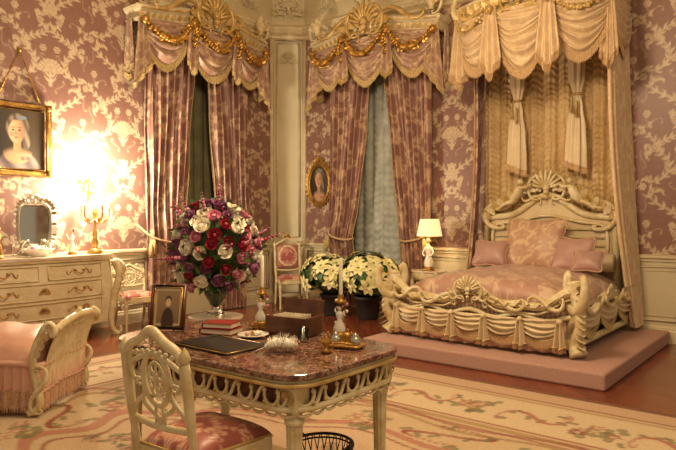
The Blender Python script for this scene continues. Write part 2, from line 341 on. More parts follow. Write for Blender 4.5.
# ------------------------------------------------------------ rug
def rug():
    x0,x1,y0,y1=1.6,9.6,-8.6,-2.95; st=.0145
    xs=np.arange(x0,x1+st,st); ys=np.arange(y0,y1+st,st); X,Y=np.meshgrid(xs,ys)
    cream=np.array(lin('c4ae8e')); rose=np.array(lin('ac7060')); red=np.array(lin('8e4238')); grn=np.array(lin('70714c')); gold=np.array(lin('9e8056')); pale=np.array(lin('d0bc9c')); brn=np.array(lin('7c563c'))
    C=np.ones(X.shape+(3,))*cream
    e=np.minimum(np.minimum(X-x0,x1-X),np.minimum(Y-y0,y1-Y))
    def band(m,c,k=1): C[m]=C[m]*(1-k)+c*k
    band(e<.06,brn);band((e>=.06)&(e<.26),rose*.35+pale*.65);band((e>.26)&(e<.29),red,.7);band((e>.33)&(e<.355),gold)
    band((e>.38)&(e<1.0),pale); band((e>1.0)&(e<1.03),red,.7);band((e>1.06)&(e<1.12),gold,.7); band((e>1.15)&(e<1.17),red,.6)
    cx,cy=(x0+x1)/2,(y0+y1)/2
    th=np.arctan2((Y-cy)/1.7,(X-cx)/2.9); rr=np.sqrt(((X-cx)/2.9)**2+((Y-cy)/1.7)**2)*(1+.05*np.cos(th*12))
    for r,w,c,k in ((1.0,.03,red,.6),(.94,.025,gold,.8),(.72,.045,rose,.8),(.66,.015,red,.7),(.4,.05,gold,.8),(.34,.015,red,.7)): band(np.abs(rr-r)<w/2,c,k)
    band((rr<.65)&(rr>.43),rose*.25+pale*.75)
    def stamp(px,py,r,c,pet=0,ph=0,k=.75):
        i0=int((px-r-x0)/st);i1=int((px+r-x0)/st)+2;j0=int((py-r-y0)/st);j1=int((py+r-y0)/st)+2
        i0=max(i0,0);j0=max(j0,0)
        if i1<=i0 or j1<=j0: return
        xx=X[j0:j1,i0:i1]-px;yy=Y[j0:j1,i0:i1]-py; dd=np.hypot(xx,yy); lim=r
        if pet: lim=r*(.68+.32*np.cos(pet*np.arctan2(yy,xx)+ph))
        m=dd<lim; sub=C[j0:j1,i0:i1]; sub[m]=sub[m]*(1-k)+np.array(c)*k
    R=random.Random(3)
    def arab(px,py,w,h,rot,flip,c,kind='S'):
        P=scroll2d(kind,w,h,rot,flip=flip,n=70)
        for i,p in enumerate(P):
            stamp(px+p[0],py+p[1],.013+.012*math.sin(PI*i/70),c,k=.5)
            if i%9==4: stamp(px+p[0]+R.uniform(-.07,.07),py+p[1]+R.uniform(-.07,.07),.05,grn,2,R.uniform(0,6))
    def posy(px,py,s=1):
        for k in range(9): stamp(px+R.uniform(-.17,.17)*s,py+R.uniform(-.17,.17)*s,.07*s,grn,2,R.uniform(0,6),.7)
        for k in range(5):
            qx,qy=px+R.uniform(-.12,.12)*s,py+R.uniform(-.12,.12)*s; c=[rose,red,rose*1.2,gold,rose][k]
            stamp(qx,qy,.07*s,c,5,R.uniform(0,6)); stamp(qx,qy,.022*s,pale)
    n=0
    for s in np.arange(x0+.7,x1-.6,.45):
        for yy in (y1-.69,y0+.69):
            (posy if n%2 else (lambda a,b_: arab(a,b_,.46,.36,.2,1,rose)))(s,yy)
        n+=1
    for s in np.arange(y0+.8,y1-.6,.45):
        for xx in (x0+.69,x1-.69):
            (posy if n%2 else (lambda a,b_: arab(a,b_,.36,.46,PI/2,1,rose)))(xx,s)
        n+=1
    for k in range(24):
        a=2*PI*k/24; px,py=cx+2.9*.83*math.cos(a),cy+1.7*.83*math.sin(a)
        (posy(px,py,1.0) if k%2 else arab(px,py,.55,.32,a,1,red))
    for k in range(40):
        a=2*PI*k/40; px,py=cx+3.2*math.cos(a),cy+2.0*math.sin(a)
        if abs(px-cx)>2.75 or abs(py-cy)>1.6: continue
        if k%2: arab(px,py,.45,.3,a+1.5,(-1)**(k//2),gold,'C')
    for sx in (-1,1):
        for sy in (-1,1):
            for (ox,oy,w,h,r,c) in ((2.45,1.25,.6,.5,0,red),(2.0,1.45,.5,.3,1,gold),(2.6,.8,.3,.5,2,rose),(1.5,1.55,.5,.22,.5,red)): arab(cx+sx*ox,cy+sy*oy,w,h,r,sx,c,'C')
            posy(cx+sx*2.45,cy+sy*1.25,1.1)
    for k in range(110): 
        a=R.uniform(0,2*PI);q=R.uniform(.05,.62); posy(cx+2.9*q*math.cos(a),cy+1.7*q*math.sin(a),.45)
    nx,ny=len(xs),len(ys); P=np.stack([X,Y,np.full_like(X,.012)],-1).reshape(-1,3); idx=np.arange(nx*ny).reshape(ny,nx)
    q=np.stack([idx[:-1,:-1],idx[:-1,1:],idx[1:,1:],idx[1:,:-1]],-1).reshape(-1,4)
    me=bpy.data.meshes.new('rug'); me.from_pydata(P.tolist(),[],q.tolist()); me.materials.append(M_rug)
    a=me.color_attributes.new('Col','FLOAT_COLOR','POINT'); c=np.ones((nx*ny,4),np.float32); c[:,:3]=C.reshape(-1,3); a.data.foreach_set('color',c.ravel())
    o=bpy.data.objects.new('rug',me); bpy.context.scene.collection.objects.link(o)
rug()
# ------------------------------------------------------------ drapery helpers
def fringe(b,P,L,mt,out=V3((0,-1,0)),cord=.010):
    n=len(P)
    def fn(u,v):
        i=u*(n-1); k=int(i); k=min(k,n-2); p=P[k].lerp(P[k+1],i-k)
        z=L*v*(1 if int(round(u*(n-1)*3))%2 else .72)
        return p+V3((0,0,-z))+V3(out)*(.006*((int(round(u*(n-1)*3)))%2)+.005)
    b.sheet(fn,(n-1)*3,1,mt,smooth=False)
    b.tube(P,cord,mt,5)
def swag(b,P0,P1,sag,out,mt,fm,h0=.1,k=5,fl=.09,colf=None,bul=.1,nu=18,nv=26,ph=0,fa=.022):
    P0=V3(P0);P1=V3(P1);out=V3(out); W=(P1-P0).length
    if colf: nu=max(nu,34); nv=max(nv,44)
    def fn(u,v):
        s=math.sin(PI*u)**.75 if 0<u<1 else 0
        p=P0.lerp(P1,u); z=v*(h0*(1-s)+(sag)*s)
        vv=v+.035*math.sin(5*u+ph+7*v)
        o=.02+s*bul*math.sin(PI*min(v*.85+.1,1))+ fa*math.sin(2*PI*k*vv)*(.5+.5*s)+.3*fa*math.sin(2*PI*k*1.7*vv+3*u+ph)
        return p+out*o-V3((0,0,z))
    cf=(lambda u,v:colf(u*W,v*sag)) if colf else None
    b.sheet(fn,nu,nv,mt,cf)
    if fm: fringe(b,[fn(i/24,1)+out*.005 for i in range(25)],fl,fm,out)
def jabot(b,P,rt,out,w,L,mt,fm,folds=3,slant=.35,colf=None,flare=.5,fl=.08,side=0):
    P=V3(P);rt=V3(rt);out=V3(out)
    def fn(u,v):
        q=(1-flare)+flare*v; x=(u-.5)*w*q
        ln=L*(1-slant*((u if side>0 else 1-u) if side else abs(2*u-1)))
        return P+rt*x+out*(.06+.035*q*math.sin(2*PI*folds*u))-V3((0,0,v*ln))
    b.sheet(fn,folds*12,26,mt,(lambda u,v:colf(u*w*1.6,v*L)) if colf else None)
    if fm: fringe(b,[fn(i/20,1)+out*.004 for i in range(21)],fl,fm,out)
def garland(b,P0,P1,sag,out,mt,r=.03,n=16,base=.12):
    P0=V3(P0);P1=V3(P1);out=V3(out); R=random.Random(5)
    for i in range(n+1):
        u=i/n; p=P0.lerp(P1,u)-V3((0,0,sag*math.sin(PI*u)))+out*(base+.08*math.sin(PI*u))
        rr=r*(.7+.5*math.sin(PI*u)); b.ball(p,rr,mt,7,5)
        for k in range(3): b.leaf(p,V3((R.uniform(-1,1),R.uniform(-1,1),R.uniform(-1,1))),out,rr*2.6,rr*1.4,.3,mt,3)
# ------------------------------------------------------------ windows + curtains + pelmets
def pelpath(u):
    return V3((1.14*u,-.30-.12*math.cos(u*PI/2),0))
def window(loc,rz,idx,dark):
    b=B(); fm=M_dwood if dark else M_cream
    x0,x1=-.75,.75; zt=3.95
    for x in (x0,x1): b.box((x,.12,zt/2),(.08,.3,zt),M_panel,.004)
    b.box((0,.12,zt),(1.6,.3,.1),M_panel,.004); b.box((0,.12,.2),(1.5,.25,.4),M_panel,.004)
    b.box((0,.27,2.1),(1.6,.02,3.9),M_night,0)
    b.box((0,.22,2.1),(.09,.05,3.7),fm,.01)
    for x in (-.68,.68): b.box((x,.22,2.1),(.08,.05,3.7),fm,.01)
    for z in (.5,1.35,2.2,3.05,3.85): b.box((0,.22,z),(1.4,.04,.05),fm,.008)
    def fn(u,v):
        x=-.66+1.32*u; sc=abs(math.sin(PI*7*u))
        return (x,.12-.045*sc-(.003 if dark else .007)*math.sin(2*PI*30*(v-.01*sc)+math.sin(u*30)),.42+3.4*(1-v)-.04*sc*(v>.97))
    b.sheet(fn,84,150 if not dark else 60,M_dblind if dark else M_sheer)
    b.done('window_%d'%idx,loc,rz)
    b=B()
    for f in (-1,1):
        off=.3*f
        g0,g1=(.10,.34) if dark else (.09,.45)
        def xr(z):
            if z>1.15: t=(z-1.15)/(4.1-1.15); return (g1+(g0-g1)*t**.8, .95)
            t=z/1.15; return (g1-.04+.04*t,.92+.03*t)
        def fn(u,v):
            z=.02+4.08*(1-v); a,c=xr(z); uu=u+.012*math.sin(z*3+u*9); x=a+(c-a)*u
            am=.045*(.6+.4*min(1,(c-a)/.9)); ph=uu*2*PI*6.5
            return (f*x,-.15+am*math.sin(ph)+.015*math.sin(ph*2.3+z*2)-.06*math.exp(-((z-1.15)/.3)**2),z)
        b.sheet(fn,130,170,M_broc,lambda u,v:bcol(u*1.2+off,v*4,k=1.05))
        fringe(b,[V3(fn(0,v/40))+V3((-f*.005,-.01,0)) for v in range(41)],.03,M_fringe,cord=.007)
        b.tube([(f*1.0,-.02,1.35),(f*.9,-.24,1.18),(f*.6,-.27,1.1),(f*(g1-.02),-.18,1.12)],.018,M_cfringe,6,sm=4)
        for k in range(2): b.lathe([(0,0),(.02,-.01),(.03,-.05),(.035,-.2),(0,-.2)],(f*(.9+.05*k),-.27,1.15-.05*k),M_fringe,8)
    b.done('window_curtains',loc,rz)
    b=B(); O=V3((0,-1,0))
    path=[V3((-1.14,-.02,0))]+[pelpath(-1+2*i/16) for i in range(17)]+[V3((1.14,-.02,0))]
    for i,p in enumerate(path): p.z=.06*math.cos(PI*max(-1,min(1,p.x/1.14)))
    b.sweep(path,[(-.02,4.16),(.02,4.16),(.035,4.19),(.01,4.22),(.015,4.28),(.05,4.31),(.07,4.35),(.04,4.38),(-.3,4.38)],M_cream,smooth=False)
    b.tube([p+V3((0,0,4.2)) for p in path],.02,M_pgilt,6); b.tube([p+V3((0,-.05,4.33)) for p in path],.018,M_pgilt,6)
    for i in range(25):
        u=-1+2*i/24; p=pelpath(u); b.leaf(p+V3((0,-.03,4.18+.06*math.cos(PI*u))),(0,-.1,1),(0,-1,0),.11,.07,.4,M_pgilt,3)
    cartouche(b,pelpath(0)+V3((0,-.07,4.36)),(1,0,0),(0,0,1),(0,-1,0),.44,M_pgilt,M_pgilt)
    for f in (-1,1):
        scroll(b,pelpath(f*.55)+V3((0,-.03,4.42)),(1,0,0),(0,0,1),'S',.7,.24,.038,M_pgilt,rot=-.15,flip=f)
        p=pelpath(f*.93)+V3((0,-.03,4.38))
        b.lathe([(.05,0),(.03,.03),(.08,.12),(.09,.17),(.04,.22),(.06,.25),(0,.33)],p,M_bedwood,14)
        scroll(b,p+V3((f*.08,0,.1)),(1,0,0),(0,0,1),'C',.16,.3,.025,M_bedwood,rot=PI/2,flip=f)
        for k in range(4): b.leaf(p+V3((0,0,.1)),(math.cos(k*.8)*f,0,math.sin(k*.8)+.3),(0,-1,0),.2,.08,.4,M_bedwood)
    Z=4.17
    def pp(u,dz=0): p=pelpath(u); p.z=Z+.06*math.cos(PI*u)+dz; return p
    A_,B_=lin('a48272'),lin('cfb492')
    cf=lambda o:(lambda x,y:bcol(x+o,y+.3,A_,B_,k=1.2))
    swag(b,pp(-1),pp(-.33),.60,(-.1,-1,0),M_broc,M_fringe,k=5,colf=cf(.1),ph=1,fa=.026,fl=.11)
    swag(b,pp(.33),pp(1),.60,(.1,-1,0),M_broc,M_fringe,k=5,colf=cf(.5),ph=2,fa=.026,fl=.11)
    swag(b,pp(-.4),pp(.4),.68,O,M_broc,M_fringe,k=6,colf=cf(.3),bul=.14,ph=3,fa=.026,fl=.11)
    for f in (-1,1):
        jabot(b,pp(f*.97),(1,0,0),O,.34,.9,M_broc,M_fringe,3,.45,cf(.2),side=-f)
        jabot(b,pp(f*.36)+V3((0,-.05,0)),(1,0,0),O,.22,.68,M_broc,M_fringe,2,.2,cf(.7))
        jabot(b,V3((f*1.14,-.15,Z-.05)),(0,1,0),V3((f,0,0)),.26,.75,M_broc,M_fringe,2,.2,cf(.1))
        garland(b,pp(f*.98,-.02),pp(f*.34,.04),.30,O,M_gilt,r=.036,n=20)
        b.ball(pp(f*.36)+V3((0,-.13,-.02)),.06,M_gilt,9,6); b.ball(pp(f*.98)+V3((0,-.1,-.02)),.06,M_gilt,9,6)
        garland(b,pp(f*.36,0),pp(f*.36,-.02)+V3((0,-.02,-.32)),.0,O,M_gilt,r=.028,n=7)
    garland(b,pp(-.34,.02),pp(.34,.02),.34,O,M_gilt,n=22,r=.036)
    b.done('window_pelmet',loc,rz)
window((2.05,0,0),0,1,False)
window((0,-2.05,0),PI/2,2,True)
# ------------------------------------------------------------ bed platform
BX=4.70
b=B(); b.box((4.84,-1.33,.075),(2.52,2.54,.15),M_carpet,.02); b.done('bed_platform')
# ------------------------------------------------------------ bed
b=B(); O=V3((0,-1,0))
def pillow(c,w,h,t,mt,rx=0,rz=0,colf=None,fr=None):
    T0=b.T.copy(); b.T=T0@Matrix.Translation(c)@Matrix.Rotation(rz,4,'Z')@Matrix.Rotation(rx,4,'X')
    for sg in (-1,1):
        def fn(u,v):
            a,e=2*u-1,2*v-1; q=max((1-a*a)*(1-e*e),0)**.42
            return (a*w/2*(1-.07*(1-abs(e))),sg*t/2*q,e*h/2*(1-.07*(1-abs(a))))
        b.sheet(fn,30,28,mt,(lambda u,v:colf(u*w,v*h)) if colf else None)
    if fr: b.tube([(w/2*x,0,h/2*z) for x,z in ((-1,-1),(0,-.93),(1,-1),(.93,0),(1,1),(0,.93),(-1,1),(-.93,0))],.010,fr,5,sm=4,closed=True)
    b.T=T0
CA,CB=lin('ae8676'),lin('ccae94')
def ccol(x,y): 
    return mixc(CA,CB,float(samp(x*1.5,y*1.5)))
def mattress(u,v):
    a,e=2*u-1,2*v-1; q=max((1-abs(a)**7)*(1-abs(e)**9),0)**.33
    x=.94*a; y=-.2-1.92*v
    z=.26+.36*q+.10*(1-a*a)*(1-.35*v)+.012*math.sin(x*9+y*3)*math.sin(y*8)+.006*math.sin(x*23+y*17)
    return (x,y,z)
b.sheet(mattress,110,110,M_valsat,lambda u,v:ccol(u*1.9,v*1.9))
def bow(x): return -2.17-.10*(1-x*x)
def topz(x): return .50+.075*math.cos(2*PI*x*1.0)+.03*math.cos(4*PI*x)
def lat(x,z):
    a=math.floor((x+z)*22);c=math.floor((x-z)*22); return mixc(CA,lin('84584c'),.4) if (a+c)%2 else mixc(lin('d8c0a2'),CB,.3)
b.sheet(lambda u,v:((2*u-1)*.95,bow((2*u-1)*.95)+.05,.3+(topz((2*u-1)*.95)-.3)*v),180,20,M_valsat,lambda u,v:lat(u*1.9,v*.25),smooth=False)
xs=[-1+2*i/60 for i in range(61)]
b.tube([(x,bow(x),topz(x)) for x in xs],lambda t:.046+.004*math.sin(t*60),M_bedwood,10)
b.tube([(x,bow(x)-.045,topz(x)-.005) for x in xs],.012,M_bedwood,6)
b.tube([(x,bow(x)-.02,topz(x)-.07) for x in xs],.012,M_bedwood,6)
b.tube([(x,bow(x),.34+.03*math.cos(2*PI*x*2)) for x in xs],.026,M_bedwood,8)
b.sweep([(x,bow(x)+.02,0) for x in xs],[(0,.06),(.03,.07),(.03,.14),(.0,.16)],M_bedwood)
for f in (-1,1):
    for (cx,w,h,k) in ((.36,.42,.11,'S'),(.76,.34,.12,'S')):
        scroll(b,(f*cx,bow(cx)-.04,topz(cx)+.01),(1,0,0),(0,0,1),k,w,h,.024,M_bedwood,rot=.1,flip=f,seg=8)
    for k in range(8):
        x=f*(.15+.10*k); b.leaf((x,bow(x)-.03,topz(x)-.02),(f*.8,-.2,.35),(0,-.5,1),.11,.07,.4,M_bedwood)
    ax=V3((f*.75,-.65,0)); cxp=V3((f*1.0,-2.15,0))
    scroll(b,cxp+V3((f*.02,-.03,.60)),ax*-1,(0,0,1),'C',.30,.34,.060,M_bedwood,rot=0,seg=10)
    scroll(b,cxp+V3((0,0,.335)),ax,(0,0,1),'S',.24,.52,.05,M_bedwood,rot=PI/2,seg=10,taper=.6)
    b.tube([cxp+V3((0,0,.70)),cxp+ax*.05+V3((0,0,.5)),cxp+ax*.1+V3((0,0,.3)),cxp+ax*.02+V3((0,0,.12)),cxp+ax*.08+V3((0,0,.02))],lambda t:.08-.035*math.sin(PI*t)+.01*t,M_bedwood,10,sm=5)
    b.ball(cxp+V3((0,0,.62)),.085,M_bedwood,10,8)
    for k in range(9):
        b.leaf(cxp+ax*.06+V3((0,0,.64-.06*k)),(f*.4,-.5,.6 if k<3 else -.7),ax,.15,.10,.6,M_bedwood)
    b.tube([(f*1.0,-2.1+1.9*t/20,.42+.06*math.cos(t/20*4*PI)) for t in range(21)],lambda t:.042,M_bedwood,8)
    b.tube([(f*1.0,-2.1+1.9*t/20,.10) for t in range(21)],.035,M_bedwood,6)
    for k in range(3):
        y=-2.05+.63*k; swag(b,(f*.99,y,.40),(f*.99,y+.62,.40),.22,(f,0,0),M_satin,M_fringe,h0=.1,k=3,bul=.04,nu=12,nv=14,fl=.07)
        scroll(b,(f*1.05,y+.3,.44),(0,1,0),(0,0,1),'C',.4,.14,.024,M_bedwood)
        for q in range(3): b.leaf((f*1.04,y+.1+.15*q,.46),(f*.3,.4,.6),(f,0,.3),.10,.07,.4,M_bedwood)
    cartouche(b,(f*1.04,-1.15,.5),(0,1,0),(0,0,1),(f,0,0),.13,M_bedwood)
cartouche(b,(0,bow(0)-.05,.56),(1,0,0),(0,0,1),(0,-1,0),.20,M_bedwood)
N=5
for i in range(N):
    a=-.9+1.8*i/N;c=-.9+1.8*(i+1)/N
    swag(b,(a,bow(a)-.02,.335),(c,bow(c)-.02,.335),.20,O,M_satin,M_cfringe,h0=.12,k=4,bul=.05,nu=14,nv=18,fl=.09,ph=i)
for i in range(N+1):
    a=-.9+1.8*i/N; jabot(b,(a,bow(a)-.02,.335),(1,0,0),O,.12,.26,M_satin,M_cfringe,2,.1,fl=.05)
    b.ball((a,bow(a)-.08,.33),.028,M_bedwood,8,6)
b.sheet(lambda u,v:((2*u-1)*.93,bow((2*u-1)*.93)+.0+.02*math.sin(u*90),.02+.3*v),180,2,M_pink)
def hz(x): return 1.22+.30*max(0,math.cos(x/.82*PI/2))**1.2+.06*math.cos(x*PI*2.4)
b.sheet(lambda u,v:((2*u-1)*.80,-.13,.3+(hz((2*u-1)*.8)-.3)*v),40,6,M_satin)
b.sheet(lambda u,v:((2*u-1)*.80,-.07,.3+(hz((2*u-1)*.8)-.3)*v),40,2,M_bedwood)
hp=[(-.82+1.64*i/40) for i in range(41)]
b.tube([(-.84,-.13,.1)]+[(x,-.13,hz(x)) for x in hp]+[(.84,-.13,.1)],.045,M_bedwood,8)
for z in (.85,.95,1.05,1.15): b.tube([(-.7,-.15,z),(.7,-.15,z)],.012,M_bedwood,6)
b.tube([(-.72,-.15,.7),(-.72,-.15,1.16),(-.4,-.15,1.24),(0,-.15,1.32),(.4,-.15,1.24),(.72,-.15,1.16),(.72,-.15,.7)],.02,M_bedwood,6,sm=4)
cartouche(b,(0,-.17,1.66),(1,0,0),(0,0,1),(0,-1,0),.32,M_bedwood)
for f in (-1,1):
    scroll(b,(f*.42,-.17,1.56),(1,0,0),(0,0,1),'S',.62,.30,.045,M_bedwood,rot=-.5,flip=f)
    scroll(b,(f*.70,-.17,1.32),(1,0,0),(0,0,1),'C',.3,.34,.045,M_bedwood,rot=PI/2,flip=f)
    b.tube([(f*.44,-.2,1.5),(f*.38,-.24,1.58),(f*.33,-.24,1.68)],lambda t:.048+.014*math.sin(PI*t),M_bedwood,10,sm=4)
    b.ball((f*.32,-.25,1.755),.042,M_bedwood,10,8)
    b.tube([(f*.34,-.25,1.69),(f*.24,-.27,1.68),(f*.17,-.24,1.73)],(.02,.013),M_bedwood,7,sm=4)
    b.tube([(f*.44,-.22,1.5),(f*.53,-.26,1.47),(f*.62,-.24,1.40)],(.036,.016),M_bedwood,7,sm=4)
    for k in range(7): b.leaf((f*(.35+.07*k),-.18,1.58-.05*k),(f*.6,-.1,.8),(0,-1,0),.17,.09,.4,M_bedwood if k%2 else M_pgilt)
PC=lambda x,y:mixc(lin('b68e76'),lin('d2b694'),float(samp(x*2.2,y*2.2)))
pillow((-.06,-.44,.96),.72,.66,.24,M_valsat,-.35,0,PC,M_cfringe)
pillow((-.56,-.60,.84),.42,.34,.17,M_mauve,-.5,.1,None,M_pfringe)
pillow((.46,-.56,.86),.46,.42,.17,M_mauve,-.5,-.1,None,M_pfringe)
pillow((.68,-.72,.80),.32,.26,.15,M_mauve,-.6,.05,None,M_pfringe)
b.tube([(-.85,-.30,.76),(.85,-.30,.76)],.11,M_satin,14)
b.done('bed',(BX,0,.158))
# ------------------------------------------------------------ bed canopy
b=B(); HWc=.93
def cpath(u):
    return V3((HWc*u,-.70-.30*math.cos(u*PI/2)**1.0,0))
ZC=3.95
path=[V3((-HWc,-.02,ZC))]+[cpath(-1+2*i/20)+V3((0,0,ZC)) for i in range(21)]+[V3((HWc,-.02,ZC))]
b.sweep(path,[(-.03,-.04),(.02,-.04),(.04,0),(.01,.03),(.03,.1),(.07,.14),(.09,.18),(.03,.22),(-.4,.25)],M_bedwood)
b.tube([p+V3((0,-.02,.0)) for p in path],.022,M_pgilt,6)
cartouche(b,cpath(0)+V3((0,-.08,ZC+.06)),(1,0,0),(0,0,1),(0,-1,0),.30,M_pgilt,M_pgilt)
for f in (-1,1):
    scroll(b,cpath(f*.5)+V3((0,-.05,ZC+.10)),(1,0,0),(0,0,1),'S',.7,.26,.04,M_pgilt,flip=f,rot=-.2)
    for k in range(6): b.leaf(cpath(f*(.3+.13*k))+V3((0,-.05,ZC+.02)),(f*.5,-.1,.8),(0,-1,0),.18,.1,.4,M_pgilt)
    scroll(b,cpath(f*.97)+V3((0,-.05,ZC+.2)),(1,0,0),(0,0,1),'C',.22,.4,.04,M_bedwood,rot=PI/2,flip=f)
SA,SB=lin('c8aa88'),lin('dcc6a0')
sc=lambda o:(lambda x,y:mixc(SA,SB,.3+.7*float(samp(x*1.5+o,y*1.5))))
us=[-1,-.36,.36,1]
for i in range(3):
    p,q=cpath(us[i]*.98),cpath(us[i+1]*.98); p.z=q.z=ZC-.02; ou=V3(((us[i]+us[i+1])*.2,-1,0)).normalized()
    swag(b,p,q,.64 if i!=1 else .76,ou,M_valsat,M_cfringe,h0=.22,k=7,bul=.13,colf=sc(i*.3),fl=.11,nv=60,nu=40,ph=i,fa=.026)
    swag(b,p+ou*.05,q+ou*.05,.36,ou,M_valsat,M_cfringe,h0=.12,k=4,bul=.14,colf=sc(i*.3+.2),fl=.06,nv=44,nu=36,ph=i+2)
for f in (-1,1):
    p=cpath(f*.98);p.z=ZC-.02;q=V3((f*HWc,-.04,ZC-.02))
    swag(b,p,q,.55,(f,0,0),M_valsat,M_cfringe,h0=.2,k=6,bul=.06,colf=sc(.4),fl=.11,nv=44)
    p=cpath(f*.37);p.z=ZC; jabot(b,p+V3((0,-.10,0)),(1,0,0),O,.28,.80,M_valsat,M_cfringe,3,.25,sc(.1),fl=.1)
    p=cpath(f*.96);p.z=ZC; jabot(b,p+V3((0,-.02,0)),(.95,.3*f*-1,0),V3((f*.3,-.9,0)),.24,.78,M_valsat,M_cfringe,3,.2,sc(.6),fl=.1)
    b.ball(cpath(f*.37)+V3((0,-.18,ZC-.03)),.055,M_pgilt,9,6)
    garland(b,cpath(f*.37)+V3((0,-.06,ZC)),cpath(f*.98)+V3((0,-.03,ZC)),.2,V3((f*.2,-1,0)),M_pgilt,r=.024,n=18)
b.prism([(p.x*.97,p.y*.97) for p in path],ZC-.02,ZC+.1,M_ruch,.005)
def bc(u,v):
    sc_=abs(math.sin(PI*9*u)); x=-.90+1.80*u
    n=math.sin(v*31+u*17)*.5+math.sin(v*57-u*23)*.3
    return (x+.006*n,-.04-.06*sc_**.7-.007*math.sin(2*PI*34*(v+.02*sc_)+2.2*n)-.008*math.sin(u*190),1.2+2.75*(1-v))
b.sheet(bc,180,300,M_ruch)
for x in (-.38,.38):
    z0,L=3.60,1.5
    kn=[(0,.07),(.12,.09),(.28,.085),(.42,.045),(.5,.065),(.7,.10),(.9,.115),(1,.12)]
    def jd(t):
        for (a,ra),(c,rc) in zip(kn,kn[1:]):
            if t<=c: q=(t-a)/(c-a); q=q*q*(3-2*q); return ra+(rc-ra)*q
        return kn[-1][1]
    def fn(u,v):
        r=jd(v); a=2*PI*u; k=1+.22*math.cos(7*a+v*2); return (x+r*k*math.cos(a),-.2+r*k*.6*math.sin(a),z0-L*v-.05*math.cos(a)*v)
    b.sheet(fn,56,48,M_satin)
    b.tube([(x+.055*math.cos(t*PI/4),-.2+.04*math.sin(t*PI/4),z0-L*.42) for t in range(8)],.018,M_pgilt,6,closed=True)
    for q in range(2):
        b.lathe([(0,0),(.018,-.01),(.02,-.04),(.012,-.05),(.025,-.2),(0,-.2)],(x-.03+.06*q,-.30,z0-L*.44-.06*q),M_pgilt,8)
    fringe(b,[V3(fn(i/28,1)) for i in range(29)],.08,M_cfringe)
for f in (-1,1):
    def fn(u,v):
        z=.20+3.72*(1-v); t=v; y0=-.08; y1=-.72*(1-t)-.42*t
        if f<0: y1=-.4*(1-t)-.3*t
        x=HWc-.02+.10*t+.09*t*t; ph=u*2*PI*6
        return (f*(x+.035*math.sin(ph)+(.07*u*math.sin(PI*t)*-1)),y0+(y1-y0)*u+.012*math.cos(ph),z)
    b.sheet(fn,96,120,M_valsat,lambda u,v:mixc(SA,SB,.2+.8*float(samp(u*1.3,v*5))) if f>0 else bcol(u,v*5))
    fringe(b,[V3(fn(1,v/40))+V3((f*.01,-.01,0)) for v in range(41)],.03,M_cfringe)
b.done('bed_canopy',(BX,0,0))
# ------------------------------------------------------------ bedside table + lamp
b=B()
b.prism([(.27*math.cos(a*PI/12),.22*math.sin(a*PI/12)) for a in range(24)],.68,.71,M_marbletop)
b.lathe([(.25,.68),(.26,.62),(.25,.58),(.24,.58)],(0,0,0),M_bedwood,24,1,.85)
for i in range(4):
    a=PI/4+i*PI/2; c,s_=math.cos(a),math.sin(a); b.tube([(c*.23,s_*.19,.62),(c*.26,s_*.22,.45),(c*.19,s_*.16,.2),(c*.25,s_*.21,.0)],(.028,.016),M_bedwood,8,sm=5)
b.prism([(.19*math.cos(a*PI/12),.15*math.sin(a*PI/12)) for a in range(24)],.22,.24,M_bedwood)
b.done('bedside_table',(3.12,-.42,0))
b=B()
b.lathe([(.08,0.001),(.085,.02),(.06,.04),(.05,.05)],(0,0,0),M_gilt,16)
b.lathe([(.06,.05),(.075,.1),(.05,.18),(.035,.22),(.05,.28),(.045,.33),(.015,.36),(.015,.39)],(0,0,0),M_porc,16,1,.8)
b.ball((0,0,.42),(.034,.036,.045),M_skin,10,8); b.ball((0,.01,.44),(.038,.036,.038),M_dark,10,8)
for f in (-1,1): b.tube([(f*.045,0,.32),(f*.085,-.02,.24),(f*.03,-.06,.2)],(.016,.01),M_porc,6,sm=4)
b.tube([(0,.02,.46),(0,.02,.56)],.008,M_gilt,6)
b.lathe([(.18,.46),(.13,.72),(.125,.72),(.173,.465)],(0,.02,0),M_shade,24,flute=.02,nf=12)
b.lathe([(.183,.455),(.185,.47),(.18,.48)],(0,.02,0),M_gilt,24)
b.done('table_lamp',(3.12,-.42,.711))
# ------------------------------------------------------------ desk
def rrect(hx,hy,r,n=5,bowy=0,bowx=0,m=8,rl=None):
    P=[]
    for (sx,sy,a0) in ((1,1,0),(-1,1,PI/2),(-1,-1,PI),(1,-1,3*PI/2)):
        q=r if (rl is None or sx>0) else rl
        for i in range(n+1):
            a=a0+PI/2*i/n; P.append(((hx-q)*sx+q*math.cos(a),(hy-q)*sy+q*math.sin(a)))
    out=[]
    for i in range(len(P)):
        p,q=P[i],P[(i+1)%len(P)]; out.append(p)
        if math.hypot(p[0]-q[0],p[1]-q[1])>.2:
            for k in range(1,m): out.append((p[0]+(q[0]-p[0])*k/m,p[1]+(q[1]-p[1])*k/m))
    o2=[]
    for x,y in out:
        bx=bowx*max(0,1-(y/hy)**2)*(1 if x>0 else -1)*(abs(x)>hx*.7)
        by=bowy*max(0,math.cos(x/hx*PI/2))*(1 if y>0 else -1)*(abs(y)>hy*.7)
        o2.append((x+bx,y+by))
    return o2
b=B(); HX,HY=.74,.43
out=rrect(HX,HY,.13,8,.03,.015,rl=.20)
b.prism(out,.735,.765,M_marble,.008)
ins=lambda k:[(x*(1-k/HX),y*(1-k/HY)) for x,y in out]
b.prism(ins(.015),.70,.737,M_bedwood,.01)
b.tube([(x,y,.712) for x,y in ins(.008)],.011,M_pgilt,6,closed=True)
b.tube([(x,y,.60) for x,y in ins(.035)],.016,M_bedwood,6,closed=True)
o3=ins(.06)
b.sheet(lambda u,v:(*o3[int(round(u*len(o3)))%len(o3)],.6+.1*v),len(o3),1,M_wood)
oo=ins(.035); per=[0]
